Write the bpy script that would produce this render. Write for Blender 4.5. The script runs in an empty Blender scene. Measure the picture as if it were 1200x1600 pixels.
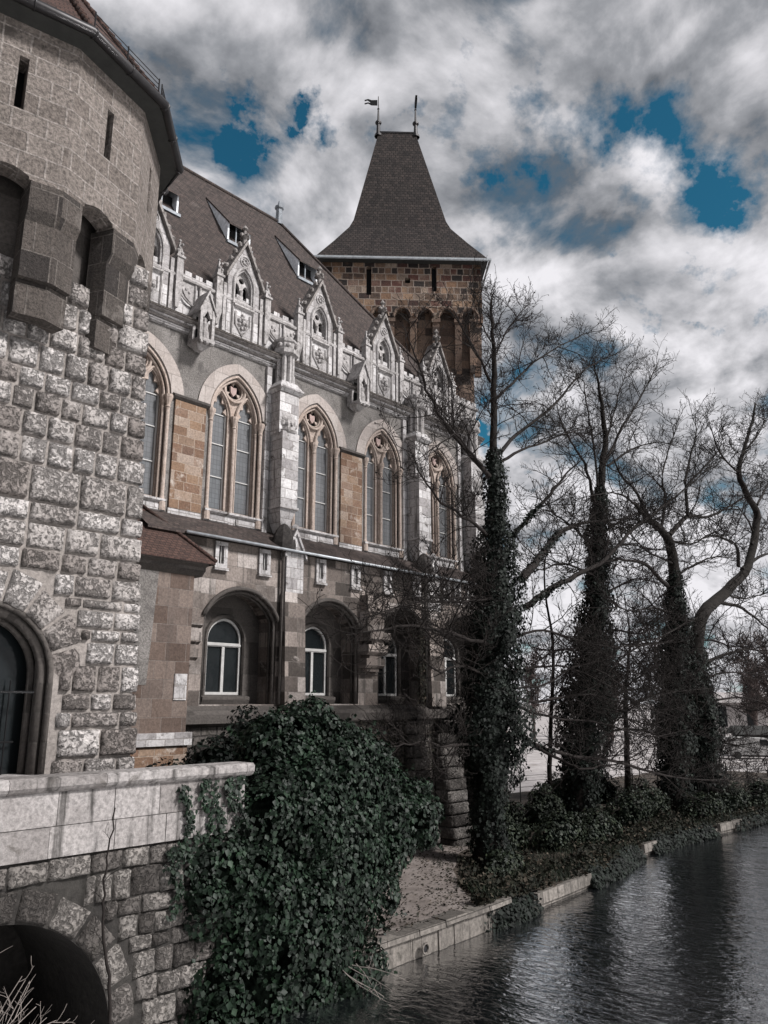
import bpy, math, random
import numpy as np
from mathutils import Vector, Matrix, noise as mnoise
from mathutils.geometry import tessellate_polygon
R = math.radians
S = bpy.context.scene
COL = S.collection
rnd = random.Random(7)

# ------------------------------------------------------------------ camera
EYE = 5.7
PITCH, YAW, FOC = R(13.6), R(42.5), 1220.0
cd = bpy.data.cameras.new('camera'); cam = bpy.data.objects.new('camera', cd); COL.objects.link(cam)
cam.location = (0, 0, EYE)
cam.rotation_euler = (R(90) + PITCH, 0, YAW - R(90))
cd.sensor_fit = 'VERTICAL'; cd.sensor_height = 36.0; cd.sensor_width = 27.0
cd.lens = FOC / 1600 * 36.0
cd.clip_start = 0.1; cd.clip_end = 4000
S.camera = cam

# ------------------------------------------------------------------ sky, sun, exposure
SUN_EL, SUN_AZ = R(40), R(-68)         # direction the light comes FROM (azimuth from +X, ccw)
W = bpy.data.worlds.new('World'); S.world = W; W.use_nodes = True
wn, wl = W.node_tree.nodes, W.node_tree.links
wn.clear()


def N(nt, typ, **kw):
    n = nt.nodes.new(typ)
    for k, v in kw.items():
        if k.startswith('i_'):
            n.inputs[k[2:].replace('_', ' ')].default_value = v
        else:
            setattr(n, k, v)
    return n


def ramp(nt, fac, stops, interp='LINEAR'):
    r = nt.nodes.new('ShaderNodeValToRGB'); r.color_ramp.interpolation = interp
    e = r.color_ramp.elements
    while len(e) < len(stops):
        e.new(0.5)
    for el, (p, c) in zip(e, stops):
        el.position = p
        el.color = (c, c, c, 1) if isinstance(c, (int, float)) else (c[0], c[1], c[2], 1)
    nt.links.new(fac, r.inputs[0])
    return r.outputs[0]


def mth(nt, op, a, b=None, c=None):
    n = nt.nodes.new('ShaderNodeMath'); n.operation = op
    for i, v in enumerate((a, b, c)):
        if v is None:
            continue
        if isinstance(v, (int, float)):
            n.inputs[i].default_value = v
        else:
            nt.links.new(v, n.inputs[i])
    return n.outputs[0]


def mixc(nt, f, a, b, mode='MIX'):
    n = nt.nodes.new('ShaderNodeMix'); n.data_type = 'RGBA'; n.blend_type = mode
    for i, v in ((0, f), (6, a), (7, b)):
        if isinstance(v, (int, float)):
            n.inputs[i].default_value = v if i == 0 else (v, v, v, 1)
        elif isinstance(v, (tuple, list)):
            n.inputs[i].default_value = (v[0], v[1], v[2], 1)
        else:
            nt.links.new(v, n.inputs[i])
    return n.outputs[2]


nt = W.node_tree
tc = N(nt, 'ShaderNodeTexCoord')
sky = N(nt, 'ShaderNodeTexSky', sky_type='NISHITA', sun_disc=False, sun_elevation=SUN_EL, sun_rotation=R(90) - SUN_AZ,
        air_density=1.0, dust_density=0.6, ozone_density=3.0)
bg1 = N(nt, 'ShaderNodeBackground', i_Strength=0.10)
wl.new(mixc(nt, 1.0, sky.outputs[0], (0.13, 0.47, 0.46), 'MULTIPLY'), bg1.inputs[0])
# cloud deck: direction projected on a flat layer overhead
sep = N(nt, 'ShaderNodeSeparateXYZ'); wl.new(tc.outputs['Generated'], sep.inputs[0])
zc = mth(nt, 'ADD', mth(nt, 'MAXIMUM', sep.outputs[2], 0.0), 0.42)
cx = mth(nt, 'DIVIDE', sep.outputs[0], zc); cy = mth(nt, 'DIVIDE', sep.outputs[1], zc)
comb = N(nt, 'ShaderNodeCombineXYZ'); wl.new(cx, comb.inputs[0]); wl.new(cy, comb.inputs[1])
def cn(off, scale, detail, rough, dist):
    mp_ = N(nt, 'ShaderNodeMapping'); mp_.inputs['Location'].default_value = off; wl.new(comb.outputs[0], mp_.inputs[0])
    n_ = N(nt, 'ShaderNodeTexNoise', i_Scale=scale, i_Detail=detail, i_Roughness=rough, i_Distortion=dist); wl.new(mp_.outputs[0], n_.inputs['Vector']); return n_.outputs[0]


puff = cn((0, 0, 0), 5.6, 11.0, 0.58, 0.2)          # heaps of cloud
puff2 = cn((-0.030, -0.045, 0), 5.6, 4.0, 0.52, 0.2)    # the same heaps, a step towards the sun: lit sides
large = cn((3.2, 1.3, 2.0), 2.0, 4.0, 0.5, 0.0)
# breaks in the deck where the blue shows (directions, angular size)
HOLES = [((0.70, 0.36, 0.60), 3.4), ((0.85, 0.27, 0.47), 2.6), ((0.56, 0.50, 0.66), 2.4), ((0.80, 0.36, 0.50), 2.0), ((0.439, 0.621, 0.649), 2.3), ((0.458, 0.633, 0.624), 2.6), ((0.506, 0.572, 0.645), 2.0), ((0.53, 0.566, 0.631), 2.3),
         ((0.61, 0.46, 0.646), 3.6), ((0.613, 0.472, 0.633), 3.2), ((0.664, 0.442, 0.604), 2.8), ((0.674, 0.374, 0.637), 3.6),
         ((0.715, 0.334, 0.614), 4.2), ((0.753, 0.293, 0.59), 5.2), ((0.779, 0.255, 0.572), 4.2), ((0.809, 0.227, 0.542), 3.6),
         ((0.836, 0.353, 0.421), 2.2), ((0.863, 0.304, 0.404), 1.5), ((0.79, 0.506, 0.347), 1.8), ((0.304, 0.658, 0.689), 5.0),
         ((0.872, 0.225, 0.436), 2.6), ((0.78, 0.539, 0.319), 2.0), ((0.6, 0.62, 0.5), 2.5)]
wob = N(nt, 'ShaderNodeVectorMath', operation='MULTIPLY_ADD')
nn = N(nt, 'ShaderNodeTexNoise', i_Scale=9.0, i_Detail=6.0, i_Roughness=0.65); wl.new(tc.outputs['Generated'], nn.inputs['Vector'])
wl.new(nn.outputs['Color'], wob.inputs[0]); wob.inputs[1].default_value = (0.24, 0.24, 0.24); 
sub = N(nt, 'ShaderNodeVectorMath', operation='SUBTRACT'); wl.new(tc.outputs['Generated'], sub.inputs[0]); sub.inputs[1].default_value = (0.12, 0.12, 0.12)
wl.new(sub.outputs[0], wob.inputs[2])
acc = None
for d, ang in HOLES:
    v = Vector(d).normalized()
    dist = N(nt, 'ShaderNodeVectorMath', operation='DISTANCE'); wl.new(wob.outputs[0], dist.inputs[0]); dist.inputs[1].default_value = v
    mr = N(nt, 'ShaderNodeMapRange', interpolation_type='SMOOTHSTEP')
    mr.inputs[1].default_value = 0.0; mr.inputs[2].default_value = math.tan(R(ang * 1.12)); mr.inputs[3].default_value = 1.0; mr.inputs[4].default_value = 0.0
    wl.new(dist.outputs['Value'], mr.inputs[0])
    acc = mr.outputs[0] if acc is None else mth(nt, 'MAXIMUM', acc, mr.outputs[0])
dens = mth(nt, 'ADD', mth(nt, 'MULTIPLY', puff, 1.35), mth(nt, 'MULTIPLY', large, 0.35))
dens = mth(nt, 'SUBTRACT', mth(nt, 'SUBTRACT', dens, 0.16), mth(nt, 'MULTIPLY', acc, 0.25))
cover = ramp(nt, dens, [(0.40, 0.0), (0.48, 0.5), (0.60, 1.0)], 'LINEAR')
lit = mth(nt, 'MULTIPLY', mth(nt, 'SUBTRACT', puff, puff2), 1.5)
shade = mth(nt, 'ADD', mth(nt, 'ADD', 0.40, lit), mth(nt, 'MULTIPLY', mth(nt, 'SUBTRACT', large, 0.5), 0.9))
shade = mth(nt, 'ADD', shade, mth(nt, 'MULTIPLY', mth(nt, 'SUBTRACT', puff, 0.5), 0.5))
hor = mth(nt, 'MULTIPLY', mth(nt, 'SUBTRACT', 0.55, sep.outputs[2]), 0.34)
shade = mth(nt, 'ADD', shade, hor)
cloudc = ramp(nt, shade, [(0.08, (0.10, 0.108, 0.122)), (0.30, (0.22, 0.226, 0.243)), (0.48, (0.385, 0.383, 0.402)), (0.72, (0.585, 0.575, 0.60))])
bg2 = N(nt, 'ShaderNodeBackground', i_Strength=1.0); wl.new(cloudc, bg2.inputs[0])
mxs = N(nt, 'ShaderNodeMixShader'); wl.new(cover, mxs.inputs[0]); wl.new(bg1.outputs[0], mxs.inputs[1]); wl.new(bg2.outputs[0], mxs.inputs[2])
wo = N(nt, 'ShaderNodeOutputWorld'); wl.new(mxs.outputs[0], wo.inputs[0])

sd = bpy.data.lights.new('sun', 'SUN'); sd.energy = 4.3; sd.angle = R(10); sd.color = (1.0, 0.975, 0.96)
so = bpy.data.objects.new('sun', sd); COL.objects.link(so)
sdir = Vector((math.cos(SUN_EL) * math.cos(SUN_AZ), math.cos(SUN_EL) * math.sin(SUN_AZ), math.sin(SUN_EL)))
so.rotation_euler = sdir.to_track_quat('Z', 'Y').to_euler(); so.location = (0, -30, 60)
S.view_settings.view_transform = 'Standard'; S.view_settings.look = 'None'; S.view_settings.gamma = 1.0
S.view_settings.exposure = 0.58
S.cycles.max_bounces = 6; S.cycles.transparent_max_bounces = 8
S.cycles.use_denoising = True


# ------------------------------------------------------------------ helpers
def at(px, py, y):
    """a world point on the vertical plane at distance y seen at photo pixel px,py (used to survey the trees)"""
    r, u = px - 600, 800 - py
    fw = FOC * math.cos(PITCH) - u * math.sin(PITCH); up = FOC * math.sin(PITCH) + u * math.cos(PITCH)
    a = (math.cos(YAW), math.sin(YAW)); q = (math.sin(YAW), -math.cos(YAW))
    dx, dy = fw * a[0] + r * q[0], fw * a[1] + r * q[1]
    t = y / dy
    return Vector((dx * t, y, EYE + up * t))


class MB:
    def __init__(s):
        s.v = []; s.f = []

    def add(s, vs, fs):
        o = len(s.v); s.v.extend([tuple(p) for p in vs]); s.f.extend([tuple(i + o for i in f) for f in fs]); return s

    def box(s, x0, x1, y0, y1, z0, z1):
        v = [(x, y, z) for z in (z0, z1) for y in (y0, y1) for x in (x0, x1)]
        return s.add(v, [(0, 2, 3, 1), (4, 5, 7, 6), (0, 1, 5, 4), (2, 6, 7, 3), (0, 4, 6, 2), (1, 3, 7, 5)])

    def hexa(s, v):
        return s.add(v, [(0, 3, 2, 1), (4, 5, 6, 7), (0, 1, 5, 4), (1, 2, 6, 5), (2, 3, 7, 6), (3, 0, 4, 7)])

    def frus(s, cx, cy, z0, z1, a0, b0, a1, b1, n=4, rot=0.0):
        """frustum with n sides; a,b half widths"""
        v = []
        for z, a, b in ((z0, a0, b0), (z1, a1, b1)):
            for k in range(n):
                t = rot + 2 * math.pi * (k + 0.5) / n
                q = 1 / math.cos(math.pi / n)
                v.append((cx + a * q * math.cos(t), cy + b * q * math.sin(t), z))
        f = [tuple(range(n - 1, -1, -1)), tuple(range(n, 2 * n))]
        f += [(k, (k + 1) % n, n + (k + 1) % n, n + k) for k in range(n)]
        return s.add(v, f)

    def lathe(s, cx, cy, prof, n=12):
        v = []; f = []
        for r, z in prof:
            for k in range(n):
                t = 2 * math.pi * k / n
                v.append((cx + r * math.cos(t), cy + r * math.sin(t), z))
        for i in range(len(prof) - 1):
            for k in range(n):
                f.append((i * n + k, i * n + (k + 1) % n, (i + 1) * n + (k + 1) % n, (i + 1) * n + k))
        return s.add(v, f)

    def prof(s, pts, x0, x1):
        """(y,z) profile run along x"""
        n = len(pts); v = [(x, y, z) for x in (x0, x1) for y, z in pts]
        f = [(i, (i + 1) % n, n + (i + 1) % n, n + i) for i in range(n)] + [tuple(range(n - 1, -1, -1)), tuple(range(n, 2 * n))]
        return s.add(v, f)

    def tube(s, pts, rad, n=6, closed=False, flat=None):
        P = [Vector(p) for p in pts]; m = len(P); v = []; f = []
        rr = rad if isinstance(rad, (list, tuple)) else [rad] * m
        up = Vector((0, 0, 1))
        for i, p in enumerate(P):
            d = (P[(i + 1) % m] - P[i - 1]) if closed else (P[min(i + 1, m - 1)] - P[max(i - 1, 0)])
            if d.length < 1e-7:
                d = Vector((0, 0, 1))
            d.normalize()
            ref = Vector((0, 1, 0)) if abs(d.y) < 0.95 else Vector((1, 0, 0))
            a = d.cross(ref).normalized(); b = d.cross(a)
            for k in range(n):
                t = 2 * math.pi * k / n
                v.append(p + (a * math.cos(t) + b * math.sin(t)) * rr[i])
        for i in range(m if closed else m - 1):
            for k in range(n):
                j = (i + 1) % m
                f.append((i * n + k, i * n + (k + 1) % n, j * n + (k + 1) % n, j * n + k))
        if not closed:
            f.append(tuple(range(n - 1, -1, -1))); f.append(tuple(range((m - 1) * n, m * n)))
        return s.add(v, f)

    def plate(s, outer, holes, F, d0, d1, sides=True, back=False):
        loops = [outer] + list(holes)
        tri = tessellate_polygon([[Vector((a, b, 0)) for a, b in lp] for lp in loops])
        flat = [p for lp in loops for p in lp]
        s.add([F(a, b, d0) for a, b in flat], [tuple(t) for t in tri])
        if back:
            s.add([F(a, b, d1) for a, b in flat], [tuple(reversed(t)) for t in tri])
        for i, lp in enumerate(loops):
            if i == 0 and not sides:
                continue
            n = len(lp)
            s.add([F(a, b, d) for d in (d0, d1) for a, b in lp], [(k, (k + 1) % n, n + (k + 1) % n, n + k) for k in range(n)])
        return s

    def build(s, name, mat, parent=None, smooth=False, org=None, kind=None):
        me = bpy.data.meshes.new(name)
        me.from_pydata(s.v, [], s.f)
        ob = bpy.data.objects.new(name, me); COL.objects.link(ob)
        vs = np.array(s.v)
        off = np.array(org) if org is not None else None
        uv = me.uv_layers.new(name='UVMap')
        li = np.zeros(len(me.loops), dtype=np.int32); me.loops.foreach_get('vertex_index', li)
        nm = np.zeros(len(me.polygons) * 3); me.polygons.foreach_get('normal', nm); nm = nm.reshape(-1, 3)
        lt = np.zeros(len(me.polygons), dtype=np.int32); me.polygons.foreach_get('loop_total', lt)
        ln = np.repeat(nm, lt, axis=0); p = vs[li]
        t = np.stack([-ln[:, 1], ln[:, 0]], 1); L = np.maximum(np.hypot(t[:, 0], t[:, 1]), 1e-6); t /= L[:, None]
        up = np.abs(ln[:, 2]) > 0.93
        u = np.where(up, p[:, 0], p[:, 0] * np.abs(t[:, 0]) + p[:, 1] * np.where(t[:, 0] < 0, -1, 1) * t[:, 1])
        sl = np.sqrt(np.maximum(1 - ln[:, 2] ** 2, 0.04))
        w = np.where(up, p[:, 1], p[:, 2] / sl)
        uv.data.foreach_set('uv', np.stack([u, w], 1).ravel().astype(np.float32))
        if mat is not None:
            me.materials.append(mat)
        if smooth:
            me.polygons.foreach_set('use_smooth', [True] * len(me.polygons))
        if off is not None:
            me.transform(Matrix.Translation(-Vector(org))); ob.location = org
        if parent is not None:
            ob.parent = parent
            ob.location = Vector(ob.location) - world_loc(parent)
        if kind:
            ob['kind'] = kind
        return ob


def world_loc(o):
    p = Vector(o.location)
    while o.parent:
        o = o.parent; p += Vector(o.location)
    return p


def thing(name, label, cat, loc=(0, 0, 0), group=None):
    o = bpy.data.objects.new(name, None); COL.objects.link(o); o.location = loc; o.empty_display_size = 0.3
    return tag(o, label, cat, group)


def tag(o, label, cat, group=None):
    o['label'] = label; o['category'] = cat
    if group:
        o['group'] = group
    return o


def dup(o, parent, delta):
    c = o.copy(); COL.objects.link(c)
    if parent is not None:
        c.parent = parent
    c.location = Vector(o.location) + Vector(delta)
    for ch in list(o.children):
        dup(ch, c, (0, 0, 0))
    return c


def arch_pts(cx, z0, w, h, n=14, full=True):
    """pointed arch from (cx-w,z0) over the apex to (cx+w,z0)"""
    if h <= w * 1.001:                      # round or segmental
        Rr = (w * w + h * h) / (2 * h); cz = z0 + h - Rr
        a0 = math.atan2(z0 - cz, w)
        return [(cx - Rr * math.cos(a0 + (math.pi - 2 * a0) * i / (2 * n)), cz + Rr * math.sin(a0 + (math.pi - 2 * a0) * i / (2 * n))) for i in range(2 * n + 1)]
    Rr = (w * w + h * h) / (2 * w); a1 = math.asin(min(1, h / Rr))
    L = [(cx - w + Rr - Rr * math.cos(a1 * i / n), z0 + Rr * math.sin(a1 * i / n)) for i in range(n + 1)]
    return L + [(2 * cx - x, z) for x, z in reversed(L[:-1])]


def opening(cx, zb, z0, w, h, n=12):
    return [(cx - w, zb)] + arch_pts(cx, z0, w, h, n) + [(cx + w, zb)]


def circ(cx, cz, r, n=20):
    return [(cx + r * math.cos(2 * math.pi * i / n), cz + r * math.sin(2 * math.pi * i / n)) for i in range(n)]


def rect(x0, x1, z0, z1):
    return [(x0, z0), (x1, z0), (x1, z1), (x0, z1)]


# ------------------------------------------------------------------ materials
def new_mat(name):
    m = bpy.data.materials.new(name); m.use_nodes = True
    t = m.node_tree; t.nodes.clear()
    o = N(t, 'ShaderNodeOutputMaterial'); b = N(t, 'ShaderNodeBsdfPrincipled'); t.links.new(b.outputs[0], o.inputs[0])
    b.inputs['Specular IOR Level'].default_value = 0.25
    return m, t, b


def posv(t, scale=(1, 1, 1)):
    g = N(t, 'ShaderNodeNewGeometry'); mpp = N(t, 'ShaderNodeMapping'); mpp.inputs['Scale'].default_value = scale
    t.links.new(g.outputs['Position'], mpp.inputs[0]); return mpp.outputs[0]


def noi(t, vec, scale, detail=6, rough=0.6, dist=0.0):
    n = N(t, 'ShaderNodeTexNoise', i_Scale=scale, i_Detail=detail, i_Roughness=rough, i_Distortion=dist); t.links.new(vec, n.inputs['Vector']); return n.outputs[0]


def stone(name, cols, bw=0, bh=0.3, mortar=(0.1, 0.09, 0.085), ms=0.012, rough=0.9, bump=0.02, grain=14.0, mott=0.5, blotch=None,
          streak=None, wob=0.0, mbump=0.6, offs=0.5, pits=0.0, squash=1.0, island=0.0):
    m, t, b = new_mat(name)
    P = posv(t)
    bigm = noi(t, P, 1.3, 8, 0.62)
    fine = noi(t, P, grain, 8, 0.7)
    height = None
    if bw:
        uv = N(t, 'ShaderNodeUVMap'); vec = uv.outputs[0]
        if wob:
            nz = N(t, 'ShaderNodeTexNoise', i_Scale=2.2, i_Detail=3.0); t.links.new(P, nz.inputs['Vector'])
            ma = N(t, 'ShaderNodeVectorMath', operation='MULTIPLY_ADD'); t.links.new(nz.outputs['Color'], ma.inputs[0])
            ma.inputs[1].default_value = (wob, wob, 0); t.links.new(vec, ma.inputs[2]); vec = ma.outputs[0]
        br = N(t, 'ShaderNodeTexBrick', offset=offs, offset_frequency=2, squash=squash, squash_frequency=3)
        br.inputs['Color1'].default_value = (0, 0, 0, 1); br.inputs['Color2'].default_value = (1, 1, 1, 1); br.inputs['Mortar'].default_value = (0.5, 0.5, 0.5, 1)
        br.inputs['Scale'].default_value = 1.0; br.inputs['Mortar Size'].default_value = ms; br.inputs['Mortar Smooth'].default_value = 0.35
        br.inputs['Brick Width'].default_value = bw; br.inputs['Row Height'].default_value = bh
        t.links.new(vec, br.inputs['Vector'])
        sel = mth(t, 'ADD', mth(t, 'MULTIPLY', br.outputs['Color'], 0.95), mth(t, 'MULTIPLY', mth(t, 'SUBTRACT', bigm, 0.35), 0.3))
        n = len(cols)
        c = ramp(t, sel, [(0.1 + 0.85 * i / max(1, n - 1), cc) for i, cc in enumerate(cols)])
    else:
        n = len(cols); sel = bigm
        if island:
            gi = N(t, 'ShaderNodeNewGeometry'); sel = mth(t, 'ADD', mth(t, 'MULTIPLY', bigm, 1 - island), mth(t, 'ADD', mth(t, 'MULTIPLY', gi.outputs['Random Per Island'], island), 0.0))
        c = ramp(t, sel, [(0.3 + 0.4 * i / max(1, n - 1), cc) for i, cc in enumerate(cols)])
    mm = ramp(t, fine, [(0.28, 1.0 - mott), (0.62, 1.0 + mott * 0.25)])
    c = mixc(t, 1.0, c, mm, 'MULTIPLY')
    if blotch:      # (colour, threshold, scale)
        bl = ramp(t, noi(t, P, blotch[2], 9, 0.68, 0.4), [(blotch[1], 0.0), (blotch[1] + 0.1, 1.0)])
        c = mixc(t, bl, c, blotch[0])
    if streak:      # rain streaks: (colour, threshold, amount)
        st = ramp(t, noi(t, posv(t, (5.0, 5.0, 0.35)), 1.0, 6, 0.6), [(streak[1], 0.0), (streak[1] + 0.14, streak[2])])
        c = mixc(t, st, c, streak[0])
    if pits:
        wn_ = noi(t, P, 15.0, 4, 0.62, 0.6); sel2 = mth(t, 'ADD', wn_, mth(t, 'MULTIPLY', mth(t, 'SUBTRACT', noi(t, P, 1.7, 4, 0.55), 0.5), 0.45))
        pm = ramp(t, sel2, [(0.38, 1.0), (0.53, 0.0)])
        c = mixc(t, mth(t, 'MULTIPLY', pm, pits), c, (0.035, 0.030, 0.027))
        height = mth(t, 'MULTIPLY', pm, -1.3)
    h = mth(t, 'ADD', fine, mth(t, 'MULTIPLY', bigm, 0.6))
    if height is not None:
        h = mth(t, 'ADD', h, height)
    if bw:
        c = mixc(t, br.outputs['Fac'], c, mixc(t, 1.0, mortar, mm, 'MULTIPLY'))
        h = mth(t, 'SUBTRACT', h, mth(t, 'MULTIPLY', br.outputs['Fac'], mbump))
        h = mth(t, 'ADD', h, mth(t, 'MULTIPLY', br.outputs['Color'], 0.25))
    t.links.new(c, b.inputs['Base Color']); b.inputs['Roughness'].default_value = rough
    bp = N(t, 'ShaderNodeBump', i_Strength=1.0, i_Distance=bump); t.links.new(h, bp.inputs['Height']); t.links.new(bp.outputs[0], b.inputs['Normal'])
    return m


def plain(name, col, rough=0.6, metal=0.0, var=0.3, scale=6.0, bump=0.0, spec=0.3):
    m, t, b = new_mat(name)
    P = posv(t); f = noi(t, P, scale, 6, 0.6)
    c = mixc(t, 1.0, col, ramp(t, f, [(0.3, 1 - var), (0.7, 1 + var * 0.4)]), 'MULTIPLY')
    t.links.new(c, b.inputs['Base Color']); b.inputs['Roughness'].default_value = rough; b.inputs['Metallic'].default_value = metal
    b.inputs['Specular IOR Level'].default_value = spec
    if bump:
        bp = N(t, 'ShaderNodeBump', i_Strength=1.0, i_Distance=bump); t.links.new(noi(t, P, scale * 5, 5, 0.65), bp.inputs['Height']); t.links.new(bp.outputs[0], b.inputs['Normal'])
    return m


def leaf_mat(name, c0, c1, c2, rough=0.38):
    m, t, b = new_mat(name)
    g = N(t, 'ShaderNodeNewGeometry')
    c = ramp(t, g.outputs['Random Per Island'], [(0.0, c0), (0.6, c1), (1.0, c2)])
    cl = ramp(t, noi(t, posv(t), 2.0, 5, 0.65), [(0.32, 0.40), (0.5, 0.95), (0.68, 1.6)])
    t.links.new(mixc(t, 1.0, c, cl, 'MULTIPLY'), b.inputs['Base Color']); b.inputs['Roughness'].default_value = rough
    b.inputs['Specular IOR Level'].default_value = 0.22
    return m


M = {}
M['rustic'] = stone('rusticated_limestone', [(0.20, 0.176, 0.164), (0.34, 0.312, 0.297), (0.46, 0.43, 0.416)], grain=13, mott=0.55, bump=0.05, pits=0.6, island=0.55,
                    blotch=((0.09, 0.08, 0.073), 0.62, 3.0))
M['joint'] = stone('tower_mortar', [(0.17, 0.152, 0.14), (0.24, 0.215, 0.20)], grain=20, bump=0.01)
M['drum'] = stone('hammered_ashlar', [(0.13, 0.11, 0.098), (0.165, 0.141, 0.127), (0.19, 0.164, 0.148), (0.145, 0.124, 0.111)], 0.62, 0.42, (0.24, 0.212, 0.195), 0.022, grain=15, mott=0.8,
                  bump=0.05, mbump=-0.3, wob=0.04, blotch=((0.07, 0.06, 0.054), 0.60, 1.1), streak=((0.05, 0.044, 0.04), 0.6, 0.6), squash=0.8)
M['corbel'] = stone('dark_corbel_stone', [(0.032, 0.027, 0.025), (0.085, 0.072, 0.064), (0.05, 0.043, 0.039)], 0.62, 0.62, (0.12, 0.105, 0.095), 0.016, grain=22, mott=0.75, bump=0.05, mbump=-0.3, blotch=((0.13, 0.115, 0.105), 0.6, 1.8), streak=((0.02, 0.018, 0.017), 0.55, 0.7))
M['white'] = stone('white_limestone', [(0.25, 0.235, 0.235), (0.45, 0.434, 0.434), (0.35, 0.334, 0.333), (0.51, 0.494, 0.494)], 0.55, 0.34, (0.23, 0.21, 0.20), 0.012, grain=12, mott=0.4, bump=0.015,
                   blotch=((0.09, 0.08, 0.075), 0.565, 3.2), streak=((0.06, 0.054, 0.05), 0.555, 0.85), wob=0.03)
M['carve'] = stone('carved_limestone', [(0.24, 0.225, 0.22), (0.42, 0.40, 0.395)], grain=9, mott=0.6, bump=0.02, blotch=((0.10, 0.09, 0.084), 0.57, 3.2), streak=((0.10, 0.09, 0.085), 0.58, 0.7))
M['soot_and_shade'] = stone('soot_and_shade_stone', [(0.10, 0.09, 0.085), (0.24, 0.22, 0.21), (0.16, 0.146, 0.14)], grain=9, mott=0.6, bump=0.02, blotch=((0.05, 0.045, 0.042), 0.55, 2.6))  # weathered gable copings and finials; also paints shade into the cornice hollows
M['stucco'] = stone('grey_stucco', [(0.105, 0.096, 0.09), (0.16, 0.148, 0.14), (0.21, 0.195, 0.186)], grain=22, mott=0.75, bump=0.02, blotch=((0.075, 0.069, 0.066), 0.55, 2.4), streak=((0.10, 0.09, 0.085), 0.58, 0.55))
M['peach'] = stone('pale_sandstone', [(0.25, 0.195, 0.165), (0.36, 0.298, 0.262), (0.31, 0.24, 0.20)], grain=14, mott=0.45, bump=0.008, blotch=((0.17, 0.13, 0.11), 0.62, 2.4), streak=((0.16, 0.13, 0.115), 0.62, 0.5))
M['vous'] = stone('pale_voussoirs', [(0.255, 0.222, 0.205), (0.345, 0.308, 0.288), (0.30, 0.262, 0.242)], 0.62, 0.62, (0.20, 0.175, 0.16), 0.008, grain=14, mott=0.3, bump=0.008, blotch=((0.19, 0.16, 0.145), 0.60, 2.4))
M['orange'] = stone('orange_sandstone_blocks', [(0.13, 0.078, 0.053), (0.20, 0.13, 0.087), (0.27, 0.215, 0.178), (0.15, 0.09, 0.062), (0.235, 0.168, 0.122), (0.12, 0.075, 0.055)], 0.58, 0.29, (0.30, 0.24, 0.195), 0.012, grain=16, mott=0.5, bump=0.012,
                    blotch=((0.33, 0.285, 0.25), 0.575, 2.0), streak=((0.09, 0.065, 0.05), 0.6, 0.6), squash=0.75, wob=0.02)
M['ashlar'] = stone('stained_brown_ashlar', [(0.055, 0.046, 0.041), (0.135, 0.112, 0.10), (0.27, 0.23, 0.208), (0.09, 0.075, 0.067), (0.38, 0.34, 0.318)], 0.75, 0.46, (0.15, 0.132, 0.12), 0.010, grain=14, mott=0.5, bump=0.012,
                    blotch=((0.34, 0.305, 0.285), 0.615, 0.9), streak=((0.045, 0.04, 0.036), 0.54, 0.85), wob=0.02)
M['brown'] = stone('brown_pier_ashlar', [(0.07, 0.049, 0.040), (0.11, 0.08, 0.066), (0.15, 0.118, 0.102), (0.085, 0.064, 0.055)], 0.62, 0.48, (0.16, 0.135, 0.122), 0.009, grain=18, mott=0.45, bump=0.012,
                   streak=((0.065, 0.055, 0.05), 0.60, 0.6))
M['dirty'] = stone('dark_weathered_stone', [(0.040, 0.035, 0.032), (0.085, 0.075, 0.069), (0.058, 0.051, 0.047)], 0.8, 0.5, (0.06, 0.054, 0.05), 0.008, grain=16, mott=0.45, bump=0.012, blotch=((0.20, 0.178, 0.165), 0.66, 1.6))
M['rubble'] = stone('basement_rubble', [(0.04, 0.035, 0.032), (0.085, 0.075, 0.068), (0.15, 0.134, 0.124), (0.06, 0.053, 0.048)], 0.52, 0.30, (0.05, 0.045, 0.042), 0.028, grain=9, mott=0.65, bump=0.06, mbump=1.0, wob=0.14,
                    blotch=((0.045, 0.042, 0.036), 0.56, 1.4))
M['bank_rubble'] = stone('bank_wall_rubble', [(0.055, 0.049, 0.045), (0.125, 0.112, 0.104), (0.20, 0.183, 0.17)], grain=8, mott=0.6, bump=0.045, island=0.6, pits=0.45, blotch=((0.06, 0.055, 0.048), 0.58, 1.9))
M['bank_joint'] = stone('bank_wall_joint', [(0.02, 0.018, 0.017), (0.035, 0.032, 0.029)], grain=9, bump=0.03)
M['parapet'] = stone('bank_parapet_ashlar', [(0.19, 0.174, 0.168), (0.31, 0.29, 0.283), (0.245, 0.227, 0.22)], grain=13, mott=0.6, bump=0.02, island=0.6,
                     blotch=((0.10, 0.09, 0.084), 0.57, 1.7), streak=((0.035, 0.032, 0.030), 0.53, 0.92))
M['tile'] = stone('brown_roof_tiles', [(0.035, 0.027, 0.025), (0.054, 0.042, 0.038), (0.068, 0.051, 0.046), (0.045, 0.035, 0.032)], 0.19, 0.16, (0.03, 0.026, 0.025), 0.011, grain=10, mott=0.35, bump=0.02, mbump=0.9, blotch=((0.10, 0.082, 0.075), 0.60, 0.9), streak=((0.022, 0.019, 0.018), 0.55, 0.6))
M['tile_red'] = stone('red_roof_tiles', [(0.045, 0.027, 0.023), (0.075, 0.043, 0.035), (0.058, 0.034, 0.028)], 0.17, 0.13, (0.03, 0.02, 0.018), 0.012, grain=10, mott=0.4, bump=0.03, mbump=1.2)
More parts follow.
